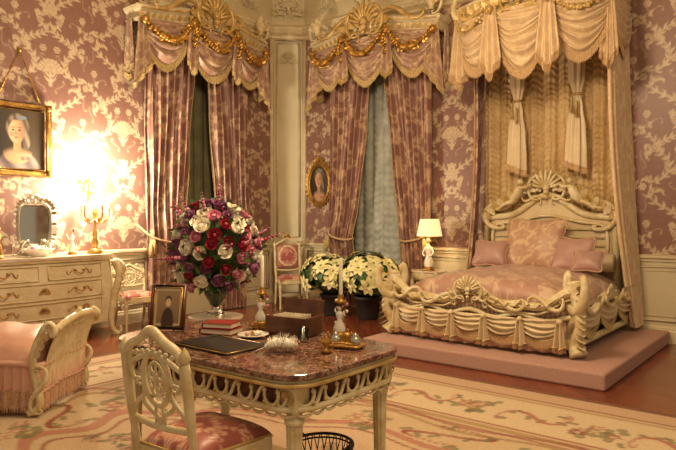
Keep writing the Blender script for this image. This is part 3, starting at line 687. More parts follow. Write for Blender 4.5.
for i in range(len(oo)): p,q=oo[i],oo[(i+1)%len(oo)]; per.append(per[-1]+math.hypot(p[0]-q[0],p[1]-q[1]))
def at(s):
    s%=per[-1]
    for i in range(len(oo)):
        if per[i+1]>=s:
            p,q=oo[i],oo[(i+1)%len(oo)]; t=(s-per[i])/(per[i+1]-per[i]+1e-9); d_=V3((q[0]-p[0],q[1]-p[1],0)).normalized(); return V3((p[0]+(q[0]-p[0])*t,p[1]+(q[1]-p[1])*t,0)),d_
nn_=52
for i in range(nn_):
    p,d_=at(per[-1]*(i+.5)/nn_)
    scroll(b,p+V3((0,0,.65)),d_,(0,0,1),'S' if i%2 else 'C',.085,.075,.010,M_bedwood,flip=(-1)**i,n=22,seg=5)
    scroll(b,p+V3((0,0,.583)),d_,(0,0,1),'C',.075,.03,.008,M_bedwood,n=14,seg=5)
    b.ball(p+V3((0,0,.625))+d_*.04,.011,M_pgilt,6,5); b.ball(p+V3((0,0,.675))+d_*.04,.012,M_bedwood,6,5)
for sx in (-1,1):
    for sy in (-1,1):
        x,y=sx*(HX-(.10 if sx>0 else .15)),sy*(HY-.10)
        b.box((x,y,.645),(.10,.10,.13),M_bedwood,.012); cartouche(b,(x,y+sy*.055,.65),(1,0,0),(0,0,1),(0,sy,0),.05,M_pgilt)
        b.lathe([(.03,0),(.034,.01),(.022,.03),(.03,.05),(.024,.07)],(x,y,0),M_bedwood,16)
        b.lathe([(.022,.07),(.024,.09),(.034,.50),(.036,.52)],(x,y,0),M_bedwood,40,flute=.1,nf=10)
        b.lathe([(.036,.52),(.046,.53),(.046,.55),(.034,.56),(.042,.58)],(x,y,0),M_bedwood,16)
for sx in (-1,1):
    b.tube([(sx*(HX-.11),-(HY-.11),.12),(sx*(HX-.3),-.12,.12),(sx*.25,0,.13)],.016,M_bedwood,8,sm=6)
    b.tube([(sx*(HX-.11),(HY-.11),.12),(sx*(HX-.3),.12,.12),(sx*.25,0,.13)],.016,M_bedwood,8,sm=6)
b.tube([(-.26,0,.13),(.26,0,.13)],.02,M_bedwood,8); b.lathe([(.05,.1),(.06,.14),(.03,.18),(.04,.22),(0,.26)],(0,0,0),M_bedwood,14)
DX,DY=5.08,-5.65
b.done('writing_desk',(DX,DY,0.013))
DZ=.779
# ------------------------------------------------------------ chairs
def chair(name,loc,rz,H=.94,style='carved',sc_=1):
    b=B(); b.T=Matrix.Scale(sc_,4)
    w0,w1,dp=.19,.24,.44
    pl=[(-w0,-.2),(w0,-.2),(w1,.22),(.12,.25),(-.12,.25),(-w1,.22)]
    b.prism(pl,.37,.43,M_bedwood,.01)
    def cs(u,v):
        a,e=2*u-1,2*v-1; hw=w0+(w1-w0)*v; q=max((1-a**6)*(1-e**6),0)**.4
        return (a*hw*.96,-.19+.43*v,.42+.06*q+.03*(1-a*a)*(1-e*e))
    b.sheet(cs,60,56,M_broc,lambda u,v:bcol(u*.5+.02,v*.45+.3,lin('9a5248'),lin('cfa288'),2.0))
    b.tube([(x*.97,y*.97,.435) for x,y in pl],.008,M_pgilt,5,closed=True)
    for i in range(12): scroll(b,(-.2+.036*i,.245 if abs(i-5.5)<4 else .235,.40),(1,0,0),(0,0,1),'C',.03,.03,.004,M_pgilt,n=12,seg=4)
    for f in (-1,1):
        b.box((f*(w1-.03),.2,.4),(.055,.055,.075),M_bedwood,.008)
        b.lathe([(.012,0),(.018,.02),(.013,.04),(.015,.05),(.024,.32),(.03,.34),(.018,.36)],(f*(w1-.03),.2,0),M_bedwood,24,flute=.08,nf=8)
        b.tube([(f*w0,-.27,0),(f*w0,-.21,.2),(f*w0,-.20,.42),(f*w0*1.03,-.22,.55),(f*w0*1.05,-.26,H-.1)],lambda t:.018+.004*math.sin(t*9),M_bedwood,8,sm=5)
        b.lathe([(.016,0),(.028,.02),(.015,.05),(0,.07)],(f*w0*1.05,-.262,H-.1),M_bedwood,10)
    T0=b.T.copy(); lean=math.atan2(.05,.4)
    b.T=T0@Matrix.Translation((0,-.215,.5))@Matrix.Rotation(lean,4,'X'); hb=H-.5-.02
    W=w0*1.04
    b.tube([(-W,0,hb-.08),(-W*.75,0,hb-.03),(-W*.4,0,hb+.0),(0,0,hb+.045),(W*.4,0,hb+.0),(W*.75,0,hb-.03),(W,0,hb-.08)],.02,M_bedwood,8,sm=5)
    b.tube([(-W,0,.06),(0,0,.045),(W,0,.06)],.016,M_bedwood,8,sm=5)
    if style=='carved':
        b.tube([(-W,0,hb-.13),(0,0,hb-.06),(W,0,hb-.13)],.011,M_bedwood,8,sm=5)
        oc=hb*.60
        b.tube([(.085*math.cos(a*PI/12),0,oc+.115*math.sin(a*PI/12)) for a in range(24)],.013,M_bedwood,8,closed=True)
        b.tube([(.05*math.cos(a*PI/12),0,oc+.075*math.sin(a*PI/12)) for a in range(24)],.007,M_bedwood,6,closed=True)
        for k in range(8):
            a=k*PI/4; b.tube([(.01*math.cos(a),0,oc+.01*math.sin(a)),(.05*math.cos(a),0,oc+.075*math.sin(a))],.006,M_bedwood,5)
        b.ball((0,0,oc),(.02,.012,.025),M_bedwood,8,6)
        for f in (-1,1):
            scroll(b,(f*.055,0,.115),(1,0,0),(0,0,1),'S',.10,.14,.012,M_bedwood,rot=PI/2,flip=f)
            scroll(b,(f*.13,0,oc+.06),(1,0,0),(0,0,1),'C',.09,.2,.011,M_bedwood,rot=PI/2,flip=f)
            scroll(b,(f*.13,0,oc-.11),(1,0,0),(0,0,1),'S',.10,.2,.011,M_bedwood,rot=PI/2,flip=-f)
            b.tube([(f*.03,0,.05),(f*.02,0,oc-.11)],.007,M_bedwood,6)
        cartouche(b,(0,-.005,hb+.01),(1,0,0),(0,0,1),(0,-1,0),.06,M_bedwood)
        for k in range(9):
            a=-W*.8+W*1.6*k/8; b.ball((a,0,hb-.045-.03*abs(a/W)),.012,M_bedwood,7,5)
    else:
        for sg in (-1,1):
            b.sheet(lambda u,v:((2*u-1)*(W-.03),sg*.03*max((1-(2*u-1)**4)*(1-(2*v-1)**4),0)**.4,.09+(hb-.17)*v+.04*(1-(2*u-1)**2)*v),24,24,M_broc,
                lambda u,v:(lambda r:lin('d6c09c') if .75<r<.9 else (mixc(lin('a04e48'),lin('c88c7c'),float(samp(u*.9,v))) if r<.75 else lin('a86c60')))(math.hypot((2*u-1),(2*v-1))))
        cartouche(b,(0,.01,hb+.05),(1,0,0),(0,0,1),(0,1,0),.09,M_bedwood,M_gilt)
    b.T=T0
    b.done(name,loc,rz)
chair('side_chair',(5.33,-6.19,.012),.05,.95)
chair('side_chair',(.70,-.66,0),PI+PI/4+.2,1.02,'uph',1.06)
chair('side_chair',(.50,-3.38,0),-PI/2-.2,.80,'carved',1.0)
# ------------------------------------------------------------ commode
b=B(); CL,CD,CHh=1.75,.52,1.0
def cfront(u,z):
    zz=z/CHh; bomb=.05*math.sin(PI*min(max((zz-.1)/.85,0),1))
    y=u*CL/2
    x=CD-.02+.06*math.cos(u*PI)*.5+bomb
    return x,y
def csurf(u,v):
    z=.22+.73*v; s=u*2-1
    if abs(s)>.86:
        t=(abs(s)-.86)/.14; x,y=cfront(1 if s>0 else -1,z); 
        return (x*(1-t)+.0*t, y+(.02*math.sin(PI*t)+.03*math.sin(PI*v))*(1 if s>0 else -1), z)
    x,y=cfront(s/.86,z); zb=0
    if v==0: zb=-.06*math.cos(s*PI*1.2)**2
    return (x,y,z+zb)
b.sheet(csurf,70,16,M_cream)
def onf(u,z,o=.012): x,y=cfront(u,z); return V3((x+o,y,z))
for (z0,z1) in ((.30,.48),(.52,.70),(.74,.90)):
    for (u0,u1) in ((-.84,-.06),(.06,.84)) if z0>.7 else ((-.84,.84),):
        loop=[onf(u0+(u1-u0)*i/20,z0) for i in range(21)]+[onf(u1-(u1-u0)*i/20,z1) for i in range(21)]
        b.tube(loop,.009,M_bedwood,6,closed=True)
    for u in (-.5,.5):
        for k in (-.06,.06): b.ball(onf(u+k,(z0+z1)/2+.015),.014,M_gilt,7,5)
        b.tube([onf(u-.07,(z0+z1)/2+.01,.03),onf(u,(z0+z1)/2-.025,.05),onf(u+.07,(z0+z1)/2+.01,.03)],.008,M_gilt,6,sm=4)
        for f in (-1,1): scroll(b,onf(u+f*.13,(z0+z1)/2,.02),(0,1,0),(0,0,1),'S',.09,.06,.006,M_gilt,flip=f,n=18,seg=4)
    if z0<.7: cartouche(b,onf(0,(z0+z1)/2,.01),(0,1,0),(0,0,1),(1,0,0),.06,M_gilt)
tp=[(0,-CL/2-.05)]+[(cfront(-1+2*i/30,.9*CHh)[0]+.04,(-1+2*i/30)*(CL/2+.05)) for i in range(31)]+[(0,CL/2+.05)]
b.prism(tp,.96,1.0,M_marbletop,.01); b.prism([(x-.015 if x>0 else x,y*.985) for x,y in tp],.935,.962,M_bedwood,.006)
for f in (-1,1):
    c=V3((cfront(1,.5)[0],f*CL/2,0)); dd=V3((.7,.7*f,0))
    b.tube([c+V3((0,0,.93))+dd*.03,c+V3((0,0,.75))+dd*.09,c+V3((0,0,.5))+dd*.03,c+V3((0,0,.25))+dd*-.01,c+V3((0,0,.08))+dd*.0,c+V3((0,0,0))+dd*.08],lambda t:.055-.025*t,M_bedwood,10,sm=6)
    scroll(b,c+V3((0,0,.82))+dd*.07,dd,(0,0,1),'C',.14,.22,.028,M_bedwood,rot=PI/2)
    scroll(b,c+V3((0,0,.05))+dd*.05,dd,(0,0,1),'C',.12,.10,.025,M_bedwood)
    for k in range(5): b.leaf(c+V3((0,0,.8-.1*k))+dd*.08,V3((0,0,-1))+dd*.3,dd,.16,.1,.4,M_bedwood)
    b.tube([(.06,f*CL/2*.97,.3),(.06,f*CL/2*.97,0)],(.035,.02),M_bedwood,8)
b.sheet(lambda u,v:(cfront(2*u-1,.2)[0]+.01,(2*u-1)*CL/2,.24-.09*v*abs(math.cos((2*u-1)*PI*1.5))),50,2,M_bedwood)
cartouche(b,onf(0,.2,.03),(0,1,0),(0,0,1),(1,0,0),.12,M_bedwood)
CY=-3.76-CL/2
b.done('commode',(.04,CY,0))
b=B()
b.box((0,0,.36),(.012,.33,.44),M_mirror,.002); b.box((-.02,0,.36),(.02,.36,.47),M_dark,.004)
b.tube([(0,.19*math.copysign(1,math.cos(a))*abs(math.cos(a))**.5,.37+.25*math.copysign(1,math.sin(a))*abs(math.sin(a))**.5) for a in [k*PI/16 for k in range(32)]],.022,M_silver,8,closed=True)
for a in range(26):
    t=2*PI*a/26; y,z=.2*math.copysign(abs(math.cos(t))**.5,math.cos(t)),.37+.26*math.copysign(abs(math.sin(t))**.5,math.sin(t))
    b.leaf((0.01,y,z),(0.2,math.cos(t),math.sin(t)),(1,0,0),.07,.05,.3,M_silver,3)
cartouche(b,(.01,0,.66),(0,1,0),(0,0,1),(1,0,0),.11,M_silver)
for f in (-1,1): scroll(b,(.02,f*.16,.10),(0,1,0),(0,0,1),'S',.2,.16,.018,M_silver,flip=f)
b.box((0,0,.03),(.12,.34,.05),M_silver,.012); b.tube([(0,-.16,.05),(0,-.19,.36)],.01,M_silver,6); b.tube([(0,.16,.05),(0,.19,.36)],.01,M_silver,6)
b.done('dressing_mirror',(.22,-4.56,1.003))
b=B(); b.lathe([(.08,0),(.09,.01),(.16,.06),(.19,.09),(.18,.09),(.1,.03),(0,.02)],(0,0,0),M_porc,24,.6,1,flute=.03,nf=12)
for k in range(16): b.ball((random.uniform(-.05,.05),random.uniform(-.11,.11),.085+random.uniform(0,.02)),.028,random.choice([M_porc,M_rosep,M_rosew]),7,5)
b.done('porcelain_bowl',(.40,-4.60,1.003))
def figurine(name,loc,mt,H=.3,rz=0):
    b=B(); s_=H/.3; b.T=Matrix.Scale(s_,4)
    b.lathe([(.05,0),(.055,.015),(.04,.03)],(0,0,0),M_gilt,14)
    b.lathe([(.045,.03),(.05,.06),(.03,.13),(.02,.165),(.03,.2),(.032,.225),(.012,.245),(.01,.26)],(0,0,0),mt,16,1,.8,flute=.05,nf=7)
    b.ball((0,0,.275),(.019,.02,.025),M_skin if mt is not M_dark else mt,10,8); b.ball((0,.006,.285),(.021,.02,.02),M_dark if mt is not M_gilt else mt,8,6)
    for f in (-1,1): b.tube([(f*.028,0,.22),(f*.05,-.01,.18),(f*.035 if f>0 else f*.06,-.04,.2 if f>0 else .25)],(.009,.006),mt,6,sm=4)
    b.done(name,loc,rz)
figurine('porcelain_figurine',(.3,-4.14,1.003),M_porc,.30)
figurine('porcelain_figurine',(.45,-5.06,1.003),M_gilt,.34)
# ------------------------------------------------------------ candelabrum
def candelabrum(name,loc,H,mt,arms=5,R=.2,lit=True):
    b=B()
    b.lathe([(.0,0),(.09,0),(.10,.02),(.06,.05),(.03,.08),(.045,.14),(.02,.2),(.03,.26),(.015,.3),(.02,H*.6),(.03,H*.63),(.012,H*.7)],(0,0,0),mt,16)
    for i in range(arms):
        a=2*PI*i/arms; c,s_=math.cos(a),math.sin(a)
        b.tube([(0,0,H*.55),(c*R*.5,s_*R*.5,H*.48),(c*R,s_*R,H*.58),(c*R,s_*R,H*.7)],.009,mt,6,sm=5)
        b.lathe([(.0,0),(.03,.005),(.012,.015),(.016,.04)],(c*R,s_*R,H*.7),mt,10)
        b.lathe([(.011,.04),(.011,.13),(0,.13)],(c*R,s_*R,H*.7),M_candle,8)
        b.lathe([(0,.13),(.012,.145),(.015,.165),(.006,.195),(0,.21)],(c*R,s_*R,H*.7),M_bulb,8)
        b.leaf((c*R*.5,s_*R*.5,H*.5),(c,s_,.5),(0,0,1),.08,.04,.5,mt,3)
    o=b.done(name,loc); return o
candelabrum('candelabrum',(.30,-3.84,1.003),.80,M_gilt,5,.17)
b=B()
b.lathe([(0,-.2),(.03,-.17),(.05,-.05),(.03,.1),(0,.16)],(.04,0,0),M_gilt,12,.5,1)
cartouche(b,(.05,0,.05),(0,1,0),(0,0,1),(1,0,0),.13,M_gilt)
for f in (-1,0,1):
    b.tube([(.05,0,-.05),(.14,f*.1,-.10),(.2,f*.16,-.02),(.2,f*.17,.05)],.010,M_gilt,6,sm=5)
    b.lathe([(0,0),(.03,.005),(.014,.02),(.016,.03)],(.2,f*.17,.05),M_gilt,10); b.lathe([(.011,.03),(.011,.12),(0,.12)],(.2,f*.17,.05),M_candle,8)
    b.lathe([(0,.12),(.012,.135),(.015,.155),(.006,.185),(0,.2)],(.2,f*.17,.05),M_bulb,8)
b.done('wall_sconce',(0,-3.80,1.85))
# ------------------------------------------------------------ paintings
def framed(b,w,h,oval,paint,nseg=60):
    def P(a,k=0):
        c,s_=math.cos(a),math.sin(a)
        if oval: return ((w/2+k)*c,(h/2+k)*s_)
        return ((w/2+k)*c/max(abs(c),abs(s_)),(h/2+k)*s_/max(abs(c),abs(s_)))
    if oval:
        b.sheet(lambda u,v:(P(2*PI*u)[0]*v,-.02,P(2*PI*u)[1]*v),90,50,M_paint,lambda u,v:paint(P(2*PI*u)[0]*v/w*2,P(2*PI*u)[1]*v/h*2))
        for k,r,o in ((.0,.012,.03),(.03,.02,.04),(.06,.012,.03)): b.tube([(P(a/nseg*2*PI,k)[0],-o,P(a/nseg*2*PI,k)[1]) for a in range(nseg)],r,M_gilt,6,closed=True)
        for a in range(28):
            t=2*PI*a/28; p=P(t,.05); b.leaf((p[0],-.03,p[1]),(math.cos(t),-.1,math.sin(t)),(0,-1,0),.05,.04,.3,M_gilt,3)
        cartouche(b,(0,-.04,h/2+.09),(1,0,0),(0,0,1),(0,-1,0),.1,M_gilt)
    else:
        b.sheet(lambda u,v:((u-.5)*w,-.02,(v-.5)*h),110,130,M_paint,lambda u,v:paint(2*u-1,2*v-1))
        for k,r,o in ((.0,.010,.03),(.03,.024,.045),(.07,.016,.035),(.09,.012,.02)):
            b.tube([(x*(w/2+k),-o,z*(h/2+k)) for x,z in ((-1,-1),(1,-1),(1,1),(-1,1))],r,M_gilt,6,closed=True)
        for i in range(18):
            for s_ in (-1,1):
                t=-1+2*(i+.5)/18
                b.leaf((t*w/2,-.05,s_*(h/2+.02)),(0,0,s_),(0,-1,0),.06,.045,.2,M_gilt,3); b.leaf((s_*(w/2+.02),-.05,t*h/2),(s_,0,0),(0,-1,0),.06,.045,.2,M_gilt,3)
        for sx in (-1,1):
            for sz in (-1,1): b.ball((sx*(w/2+.045),-.06,sz*(h/2+.045)),.04,M_gilt,8,6)
def sm_(d,w=.08): return max(0,min(1,.5-d/w))
def lady(X,Y):
    x,y=X/1.45+.02,(Y+.02)/1.35
    c=mixc(lin('1c140e'),lin('54422e'),max(0,min(1,.35+.4*x+.2*y)))
    def lay(c,col,d,w=.08): return mixc(c,col,sm_(d,w))
    sh=math.hypot(x/.62,(y+.88)/.62)-1; c=lay(c,mixc(lin('5a4c4e'),lin('94827a'),.5+.5*math.sin(x*11+y*8)),sh,.14)
    dec=math.hypot((x)/.36,(y+.34)/.26)-1; c=lay(c,lin('b88e6a'),max(dec,sh*.6),.2)
    if abs(x+.01)<.105 and -.3<y<.05: c=mixc(lin('b88c66'),lin('8c6444'),max(0,min(1,.3+x*3)))
    hr=mixc(lin('54463a'),lin('8c7c68'),.5+.5*math.sin(x*30+y*12))
    c=lay(c,hr,math.hypot((x+.0)/.30,(y-.30)/.35)-1,.16)
    c=lay(c,hr,math.hypot((x-.24)/.09,(y+.02)/.22)-1,.3)
    fx,fy=(x+.03)/.205,(y-.20)/.285
    c=lay(c,mixc(lin('d4aa84'),lin('906248'),max(0,min(1,.35+fx*.6))),math.hypot(fx,fy)-1,.18)
    for ex in (-.12,.05):
        c=lay(c,lin('2c1c14'),math.hypot((x-ex)/.040,(y-.24)/.020)-1,.6)
        c=lay(c,lin('5e4432'),math.hypot((x-ex)/.06,(y-.305)/.010)-1,1.2)
        c=lay(c,lin('bc7c64'),math.hypot((x-ex*1.2)/.06,(y-.13)/.05)-1,1.6)
    c=lay(c,lin('96664a'),math.hypot((x+.045)/.016,(y-.17)/.05)-1,1.0)
    c=lay(c,lin('8c342e'),math.hypot((x+.04)/.050,(y-.055)/.018)-1,.6)
    for i in range(3): c=lay(c,lin('98544e' if i!=1 else 'b07c6c'),math.hypot((x-.14-.07*i)/.06,(y+.46-.03*(i%2))/.05)-1,.5)
    c=lay(c,lin('727a84'),math.hypot((x-.10)/.14,(y-.56)/.05)-1,.4)
    return c
b=B(); framed(b,.60,.70,False,lady)
for f in (-1,1): b.tube([(f*.27,-.03,.4),(0.02,-.02,1.05)],.008,M_gilt,5)
b.ball((.02,-.02,1.06),.03,M_gilt,8,6)
b.done('portrait_painting',(.03,-4.66,2.38),PI/2)
b=B(); framed(b,.42,.62,True,lambda x,y:lady(x*.95,y*.95+.05))
b.tube([(0,-.03,.45),(0,-.02,.6)],.008,M_gilt,5)
b.done('oval_portrait',(.76,-.01,2.02),0)
# ------------------------------------------------------------ chaise
b=B()
L=1.9; D=.75
def cush(u,v):
    a,e=2*u-1,2*v-1; q=max((1-abs(a)**8)*(1-abs(e)**5),0)**.35
    return (-L+L*u,-D/2+D*v,.30+.26*q+.05*(1-e*e)*(.6+.4*math.cos(a*2))+.008*math.sin(u*40+v*5))
b.sheet(cush,50,26,M_pink)
def skirt(u,v):
    s=u*(L+D); 
    x,y=(-L+s,-D/2-.02) if s<L else (0.02,-D/2+(s-L)); k=.014*math.sin(s*95)*(.4+.6*v); 
    return (x+(k if s>=L else 0),y-(k if s<L else 0),.38-.20*v+.01*math.sin(s*12))
b.sheet(skirt,420,4,M_pink)
fringe(b,[V3(skirt(i/120,1)) for i in range(121)],.16,M_pfringe)
b.tube([V3(skirt(i/120,0)) for i in range(121)],.022,M_pink,8)
for y in (-D/2-.02,D/2):
    b.tube([(-.06,y,0.03),(.02,y,.08),(.0,y,.24),(-.03,y,.42),(.02,y,.58),(.08,y,.67),(.13,y,.65),(.13,y,.60),(.10,y,.59)],lambda t:.032-.012*t,M_bedwood,8,sm=6)
    for k in range(4): b.leaf((.0+.03*k,y-.02,.43+.06*k),(.5,-.3,.9),(0,-1,0),.12,.06,.5,M_bedwood)
    scroll(b,(.02,y-.02,.2),(1,0,0),(0,0,1),'S',.12,.34,.02,M_bedwood,rot=PI/2)
b.tube([(.13,-D/2,.63),(.14,-.15,.68),(.14,.15,.68),(.13,D/2,.63)],.028,M_bedwood,8,sm=5)
cartouche(b,(.13,0,.67),(0,1,0),(0,0,1),(1,0,0),.10,M_bedwood)
b.sheet(lambda u,v:(-.02+.12*v*v+.03*math.sin(PI*u),-D/2+.03+(D-.06)*u,.35+.32*v),20,10,M_pink)
b.sheet(lambda u,v:(.02+.13*v*v,-D/2+.03+(D-.06)*u,.2+.46*v),20,10,M_bedwood)
b.done('chaise_longue',(2.86,-5.58,.012),.66)
# ------------------------------------------------------------ flower bouquet on gueridon
GX,GY=3.68,-4.72
b=B()
b.prism([(.22*math.cos(a*PI/16),.22*math.sin(a*PI/16)) for a in range(32)],.62,.65,M_marbletop)
b.lathe([(.21,.62),(.215,.59),(.20,.57)],(0,0,0),M_gilt,28)
for i in range(3):
    a=i*2*PI/3+.5; c,s_=math.cos(a),math.sin(a); b.tube([(c*.18,s_*.18,.59),(c*.14,s_*.14,.45),(c*.05,s_*.05,.30),(c*.12,s_*.12,.15),(c*.22,s_*.22,.02)],(.022,.015),M_gilt,8,sm=6)
b.lathe([(0,.24),(.05,.26),(.06,.31),(.03,.36),(0,.40)],(0,0,0),M_gilt,14)
b.done('gueridon_table',(GX,GY,.014))
def rose(b,c,r,mt,d):
    c=V3(c);d=V3(d).normalized(); o=d.orthogonal().normalized(); w=d.cross(o)
    b.ball(c,(r*.62,)*3,mt,8,6)
    for ring,(n,rad,up,h) in enumerate(((3,.25,1.0,.75),(5,.5,.8,.85),(6,.72,.45,.85))):
        for i in range(n):
            a=2*PI*i/n+ring*.5; rd=o*math.cos(a)+w*math.sin(a)
            b.leaf(c-d*r*.1+rd*r*rad*.6,rd*(1.05-up)+d*up,-rd+d*.2,r*h,r*(.9+.25*ring),.45,mt,3,cup=.35,blunt=True)
b=B(); b.lathe([(0,0),(.07,0),(.075,.02),(.035,.05),(.05,.1),(.09,.17),(.1,.22),(.085,.26),(.095,.29),(.085,.29),(.07,.25)],(0,0,0),M_glass,20)
b.lathe([(.0,.06),(.045,.1),(.08,.17),(.085,.2),(0,.2)],(0,0,0),M_dgreen,14)
R=random.Random(12); pts=[]
# evenly spread blooms over the dome (Fibonacci sphere, jittered)
NB=105
for i in range(NB):
    z=1-1.75*(i+.5)/NB; a=i*2.39996+R.uniform(-.12,.12); q=math.sqrt(max(0,1-z*z)); pts.append(V3((q*math.cos(a),q*math.sin(a),z+R.uniform(-.03,.03))).normalized())
for i,p in enumerate(pts):
    k=R.random(); mt=M_rosew if k<.30 else M_roser if k<.50 else M_rosep if k<.74 else M_rosem
    rr=.31*R.uniform(.88,1.12); c=V3((p.x*rr,p.y*rr,.54+p.z*rr*1.12)); rose(b,c,R.uniform(.060,.074) if mt is M_rosew else R.uniform(.046,.060),mt,p)
    b.tube([(0,0,.2),c*.5+V3((0,0,.16)),c-p*.02],.004,M_dgreen,4,sm=2)
    for q in range(3):
        e=V3((R.uniform(-1,1),R.uniform(-1,1),R.uniform(-1,1))); b.leaf(c-p*.04,p*.7+e*.8,p,R.uniform(.10,.14),.045,.3,R.choice([M_green,M_green,M_dgreen]))
    if i%5==0:
        e=V3((R.uniform(-1,1),R.uniform(-1,1),R.uniform(-.2,1)))*.4
        for q in range(7): b.ball(c+(p+e)*(.03+.022*q),.018-.0018*q,R.choice([M_rosem,M_rosep,M_roser]),5,4)
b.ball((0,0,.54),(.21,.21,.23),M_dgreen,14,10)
for q in range(26):
    a=R.uniform(0,2*PI); b.leaf((.05*math.cos(a),.05*math.sin(a),.3),(math.cos(a),math.sin(a),R.uniform(-.5,.3)),(0,0,1),.25,.07,-.4,M_green)
b.done('flower_bouquet',(GX,GY,.666))
# ------------------------------------------------------------ poinsettias
def poinsettia(loc,s_,seed):
    b=B(); R=random.Random(seed)
    b.lathe([(0,0),(.13,0),(.14,.02),(.18,.27),(.20,.28),(.20,.32),(.18,.32),(.17,.28),(0,.28)],(0,0,0),M_pot,20)
    pts=[]
    for i in range(700):
        z=R.uniform(-.3,1); a=R.uniform(0,2*PI); q=math.sqrt(1-z*z); p=V3((q*math.cos(a),q*math.sin(a),z))
        if all((p-o_).length>.46 for o_ in pts): pts.append(p)
    for p in pts:
        k=R.uniform(.85,1.25); c=V3((p.x*.40*k,p.y*.40*k,.58+p.z*.28*k)); o=p.orthogonal().normalized(); w=p.cross(o)
        b.tube([(0,0,.28),c*.55+V3((0,0,.15)),c],.006,M_green,5,sm=3)
        for ring,(m,L_,up) in enumerate(((6,.09,.5),(7,.155,.1))):
            for i in range(m):
                a=2*PI*i/m+ring*.4+R.uniform(-.2,.2); rd=o*math.cos(a)+w*math.sin(a); b.leaf(c,rd+p*up,p,L_*R.uniform(.8,1.1),L_*.46,-.25,M_point)
        for i in range(10):
            a=R.uniform(0,6.3); rd=o*math.cos(a)+w*math.sin(a); b.leaf(c-p*.03,rd+p*R.uniform(-.3,.1),p,R.uniform(.16,.23),.09,-.4,R.choice([M_green,M_dgreen]))
        for i in range(4): b.ball(c+p*.015+o*R.uniform(-.015,.015)+w*R.uniform(-.015,.015),.008,M_green,5,4)
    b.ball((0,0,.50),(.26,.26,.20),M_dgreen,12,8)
    b.v=[(x*s_,y*s_,z*s_) for x,y,z in b.v]
    b.done('potted_poinsettia',loc)
poinsettia((1.74,-.86,0),1.0,1); poinsettia((2.36,-.82,0),1.03,2)
# ------------------------------------------------------------ desk items
def onDesk(x,y): return (x,y,DZ+.001)
b=B()
b.T=Matrix.Rotation(-.22,4,'X')
b.box((0,.012,.14),(.21,.012,.27),M_dark,.004)
b.tube([(x*.10,0,.14+z*.13) for x,z in ((-1,-1),(1,-1),(1,1),(-1,1))],.014,M_wood,6,closed=True)
b.tube([(x*.085,-.006,.14+z*.115) for x,z in ((-1,-1),(1,-1),(1,1),(-1,1))],.006,M_gilt,6,closed=True)
def ph(x,y):
    c=lin('c8b088')
    if abs(x)<.78 and abs(y)<.82: c=mixc(lin('7a5e42'),lin('a08460'),.5+.5*y)
    c=mixc(c,lin('3c2818'),sm_(math.hypot(x/.42,(y+.75)/.72)-1,.1))
    c=mixc(c,lin('3c2818'),sm_(math.hypot(x/.21,(y-.36)/.2)-1,.15))
    c=mixc(c,lin('d8bc94'),sm_(math.hypot(x/.17,(y-.22)/.21)-1,.15))
    return c
b.sheet(lambda u,v:((u-.5)*.18,-.002,.02+.24*v),40,50,M_paint,lambda u,v:ph(2*u-1,2*v-1))
b.T=Matrix.Identity(4); b.tube([(0,.04,.18),(0,.13,.007)],.006,M_dark,6)
b.done('photo_frame',onDesk(4.47,-5.76),.60)
b=B()
for i,(w,dd,h) in enumerate(((.21,.15,.032),(.19,.135,.03))):
    z=i*.034; a=.12*i
    T=Matrix.Rotation(a,4,'Z'); b.T=T
    b.box((0,0,z+.003),(w,dd,.004),M_red,.001); b.box((0,0,z+h-.002),(w,dd,.004),M_red,.001); b.box((.003,0,z+h/2),(w-.01,dd-.012,h-.006),M_page,.001); b.box((-w/2+.003,0,z+h/2),(.006,dd,h),M_red,.002)
    b.box((0,0,z+h+.0003),(w*.8,dd*.8,.0006),M_gilt,0); b.box((0,0,z+h+.0008),(w*.77,dd*.76,.0006),M_red,0)
b.done('book_stack',onDesk(4.78,-5.60),.3)
b=B(); b.box((0,0,.004),(.44,.30,.008),M_leather,.003); b.box((0,0,.010),(.38,.25,.004),M_leather,.001)
for sx in (-1,1): b.box((sx*.19,0,.012),(.05,.29,.006),M_leather,.002)
b.tube([(x*.215,y*.145,.009) for x,y in ((-1,-1),(1,-1),(1,1),(-1,1))],.003,M_gilt,5,closed=True)
b.done('desk_blotter',onDesk(5.06,-5.84),.0)
b=B(); b.box((0,0,.012),(.28,.18,.02),M_wood,.004)
for sy in (-1,1): b.box((0,sy*.085,.06),(.28,.012,.10),M_wood,.003)
for sx in (-1,1): b.box((sx*.135,0,.06),(.012,.18,.10),M_wood,.003)
b.box((0,.095,.135),(.28,.014,.12),M_wood,.004,rx=-.25)
for k in range(9): b.box((-.1+.022*k,0,.07),(.003,.13,.085),M_page,0,rz=.03*(k%3-1))
b.done('stationery_box',onDesk(5.14,-5.36),.15)
b=B(); b.lathe([(0,.004),(.05,.004),(.055,0),(.06,.004),(.09,.016),(.088,.019),(.055,.009),(0,.008)],(0,0,0),M_porc,28)
for k in range(10): a=R.uniform(0,6.3); q=R.uniform(0,.05); b.ball((q*math.cos(a),q*math.sin(a),.022),(.018,.014,.012),R.choice([M_porc,M_pink,M_gilt]),8,5)
b.done('porcelain_plate',onDesk(5.02,-5.57))
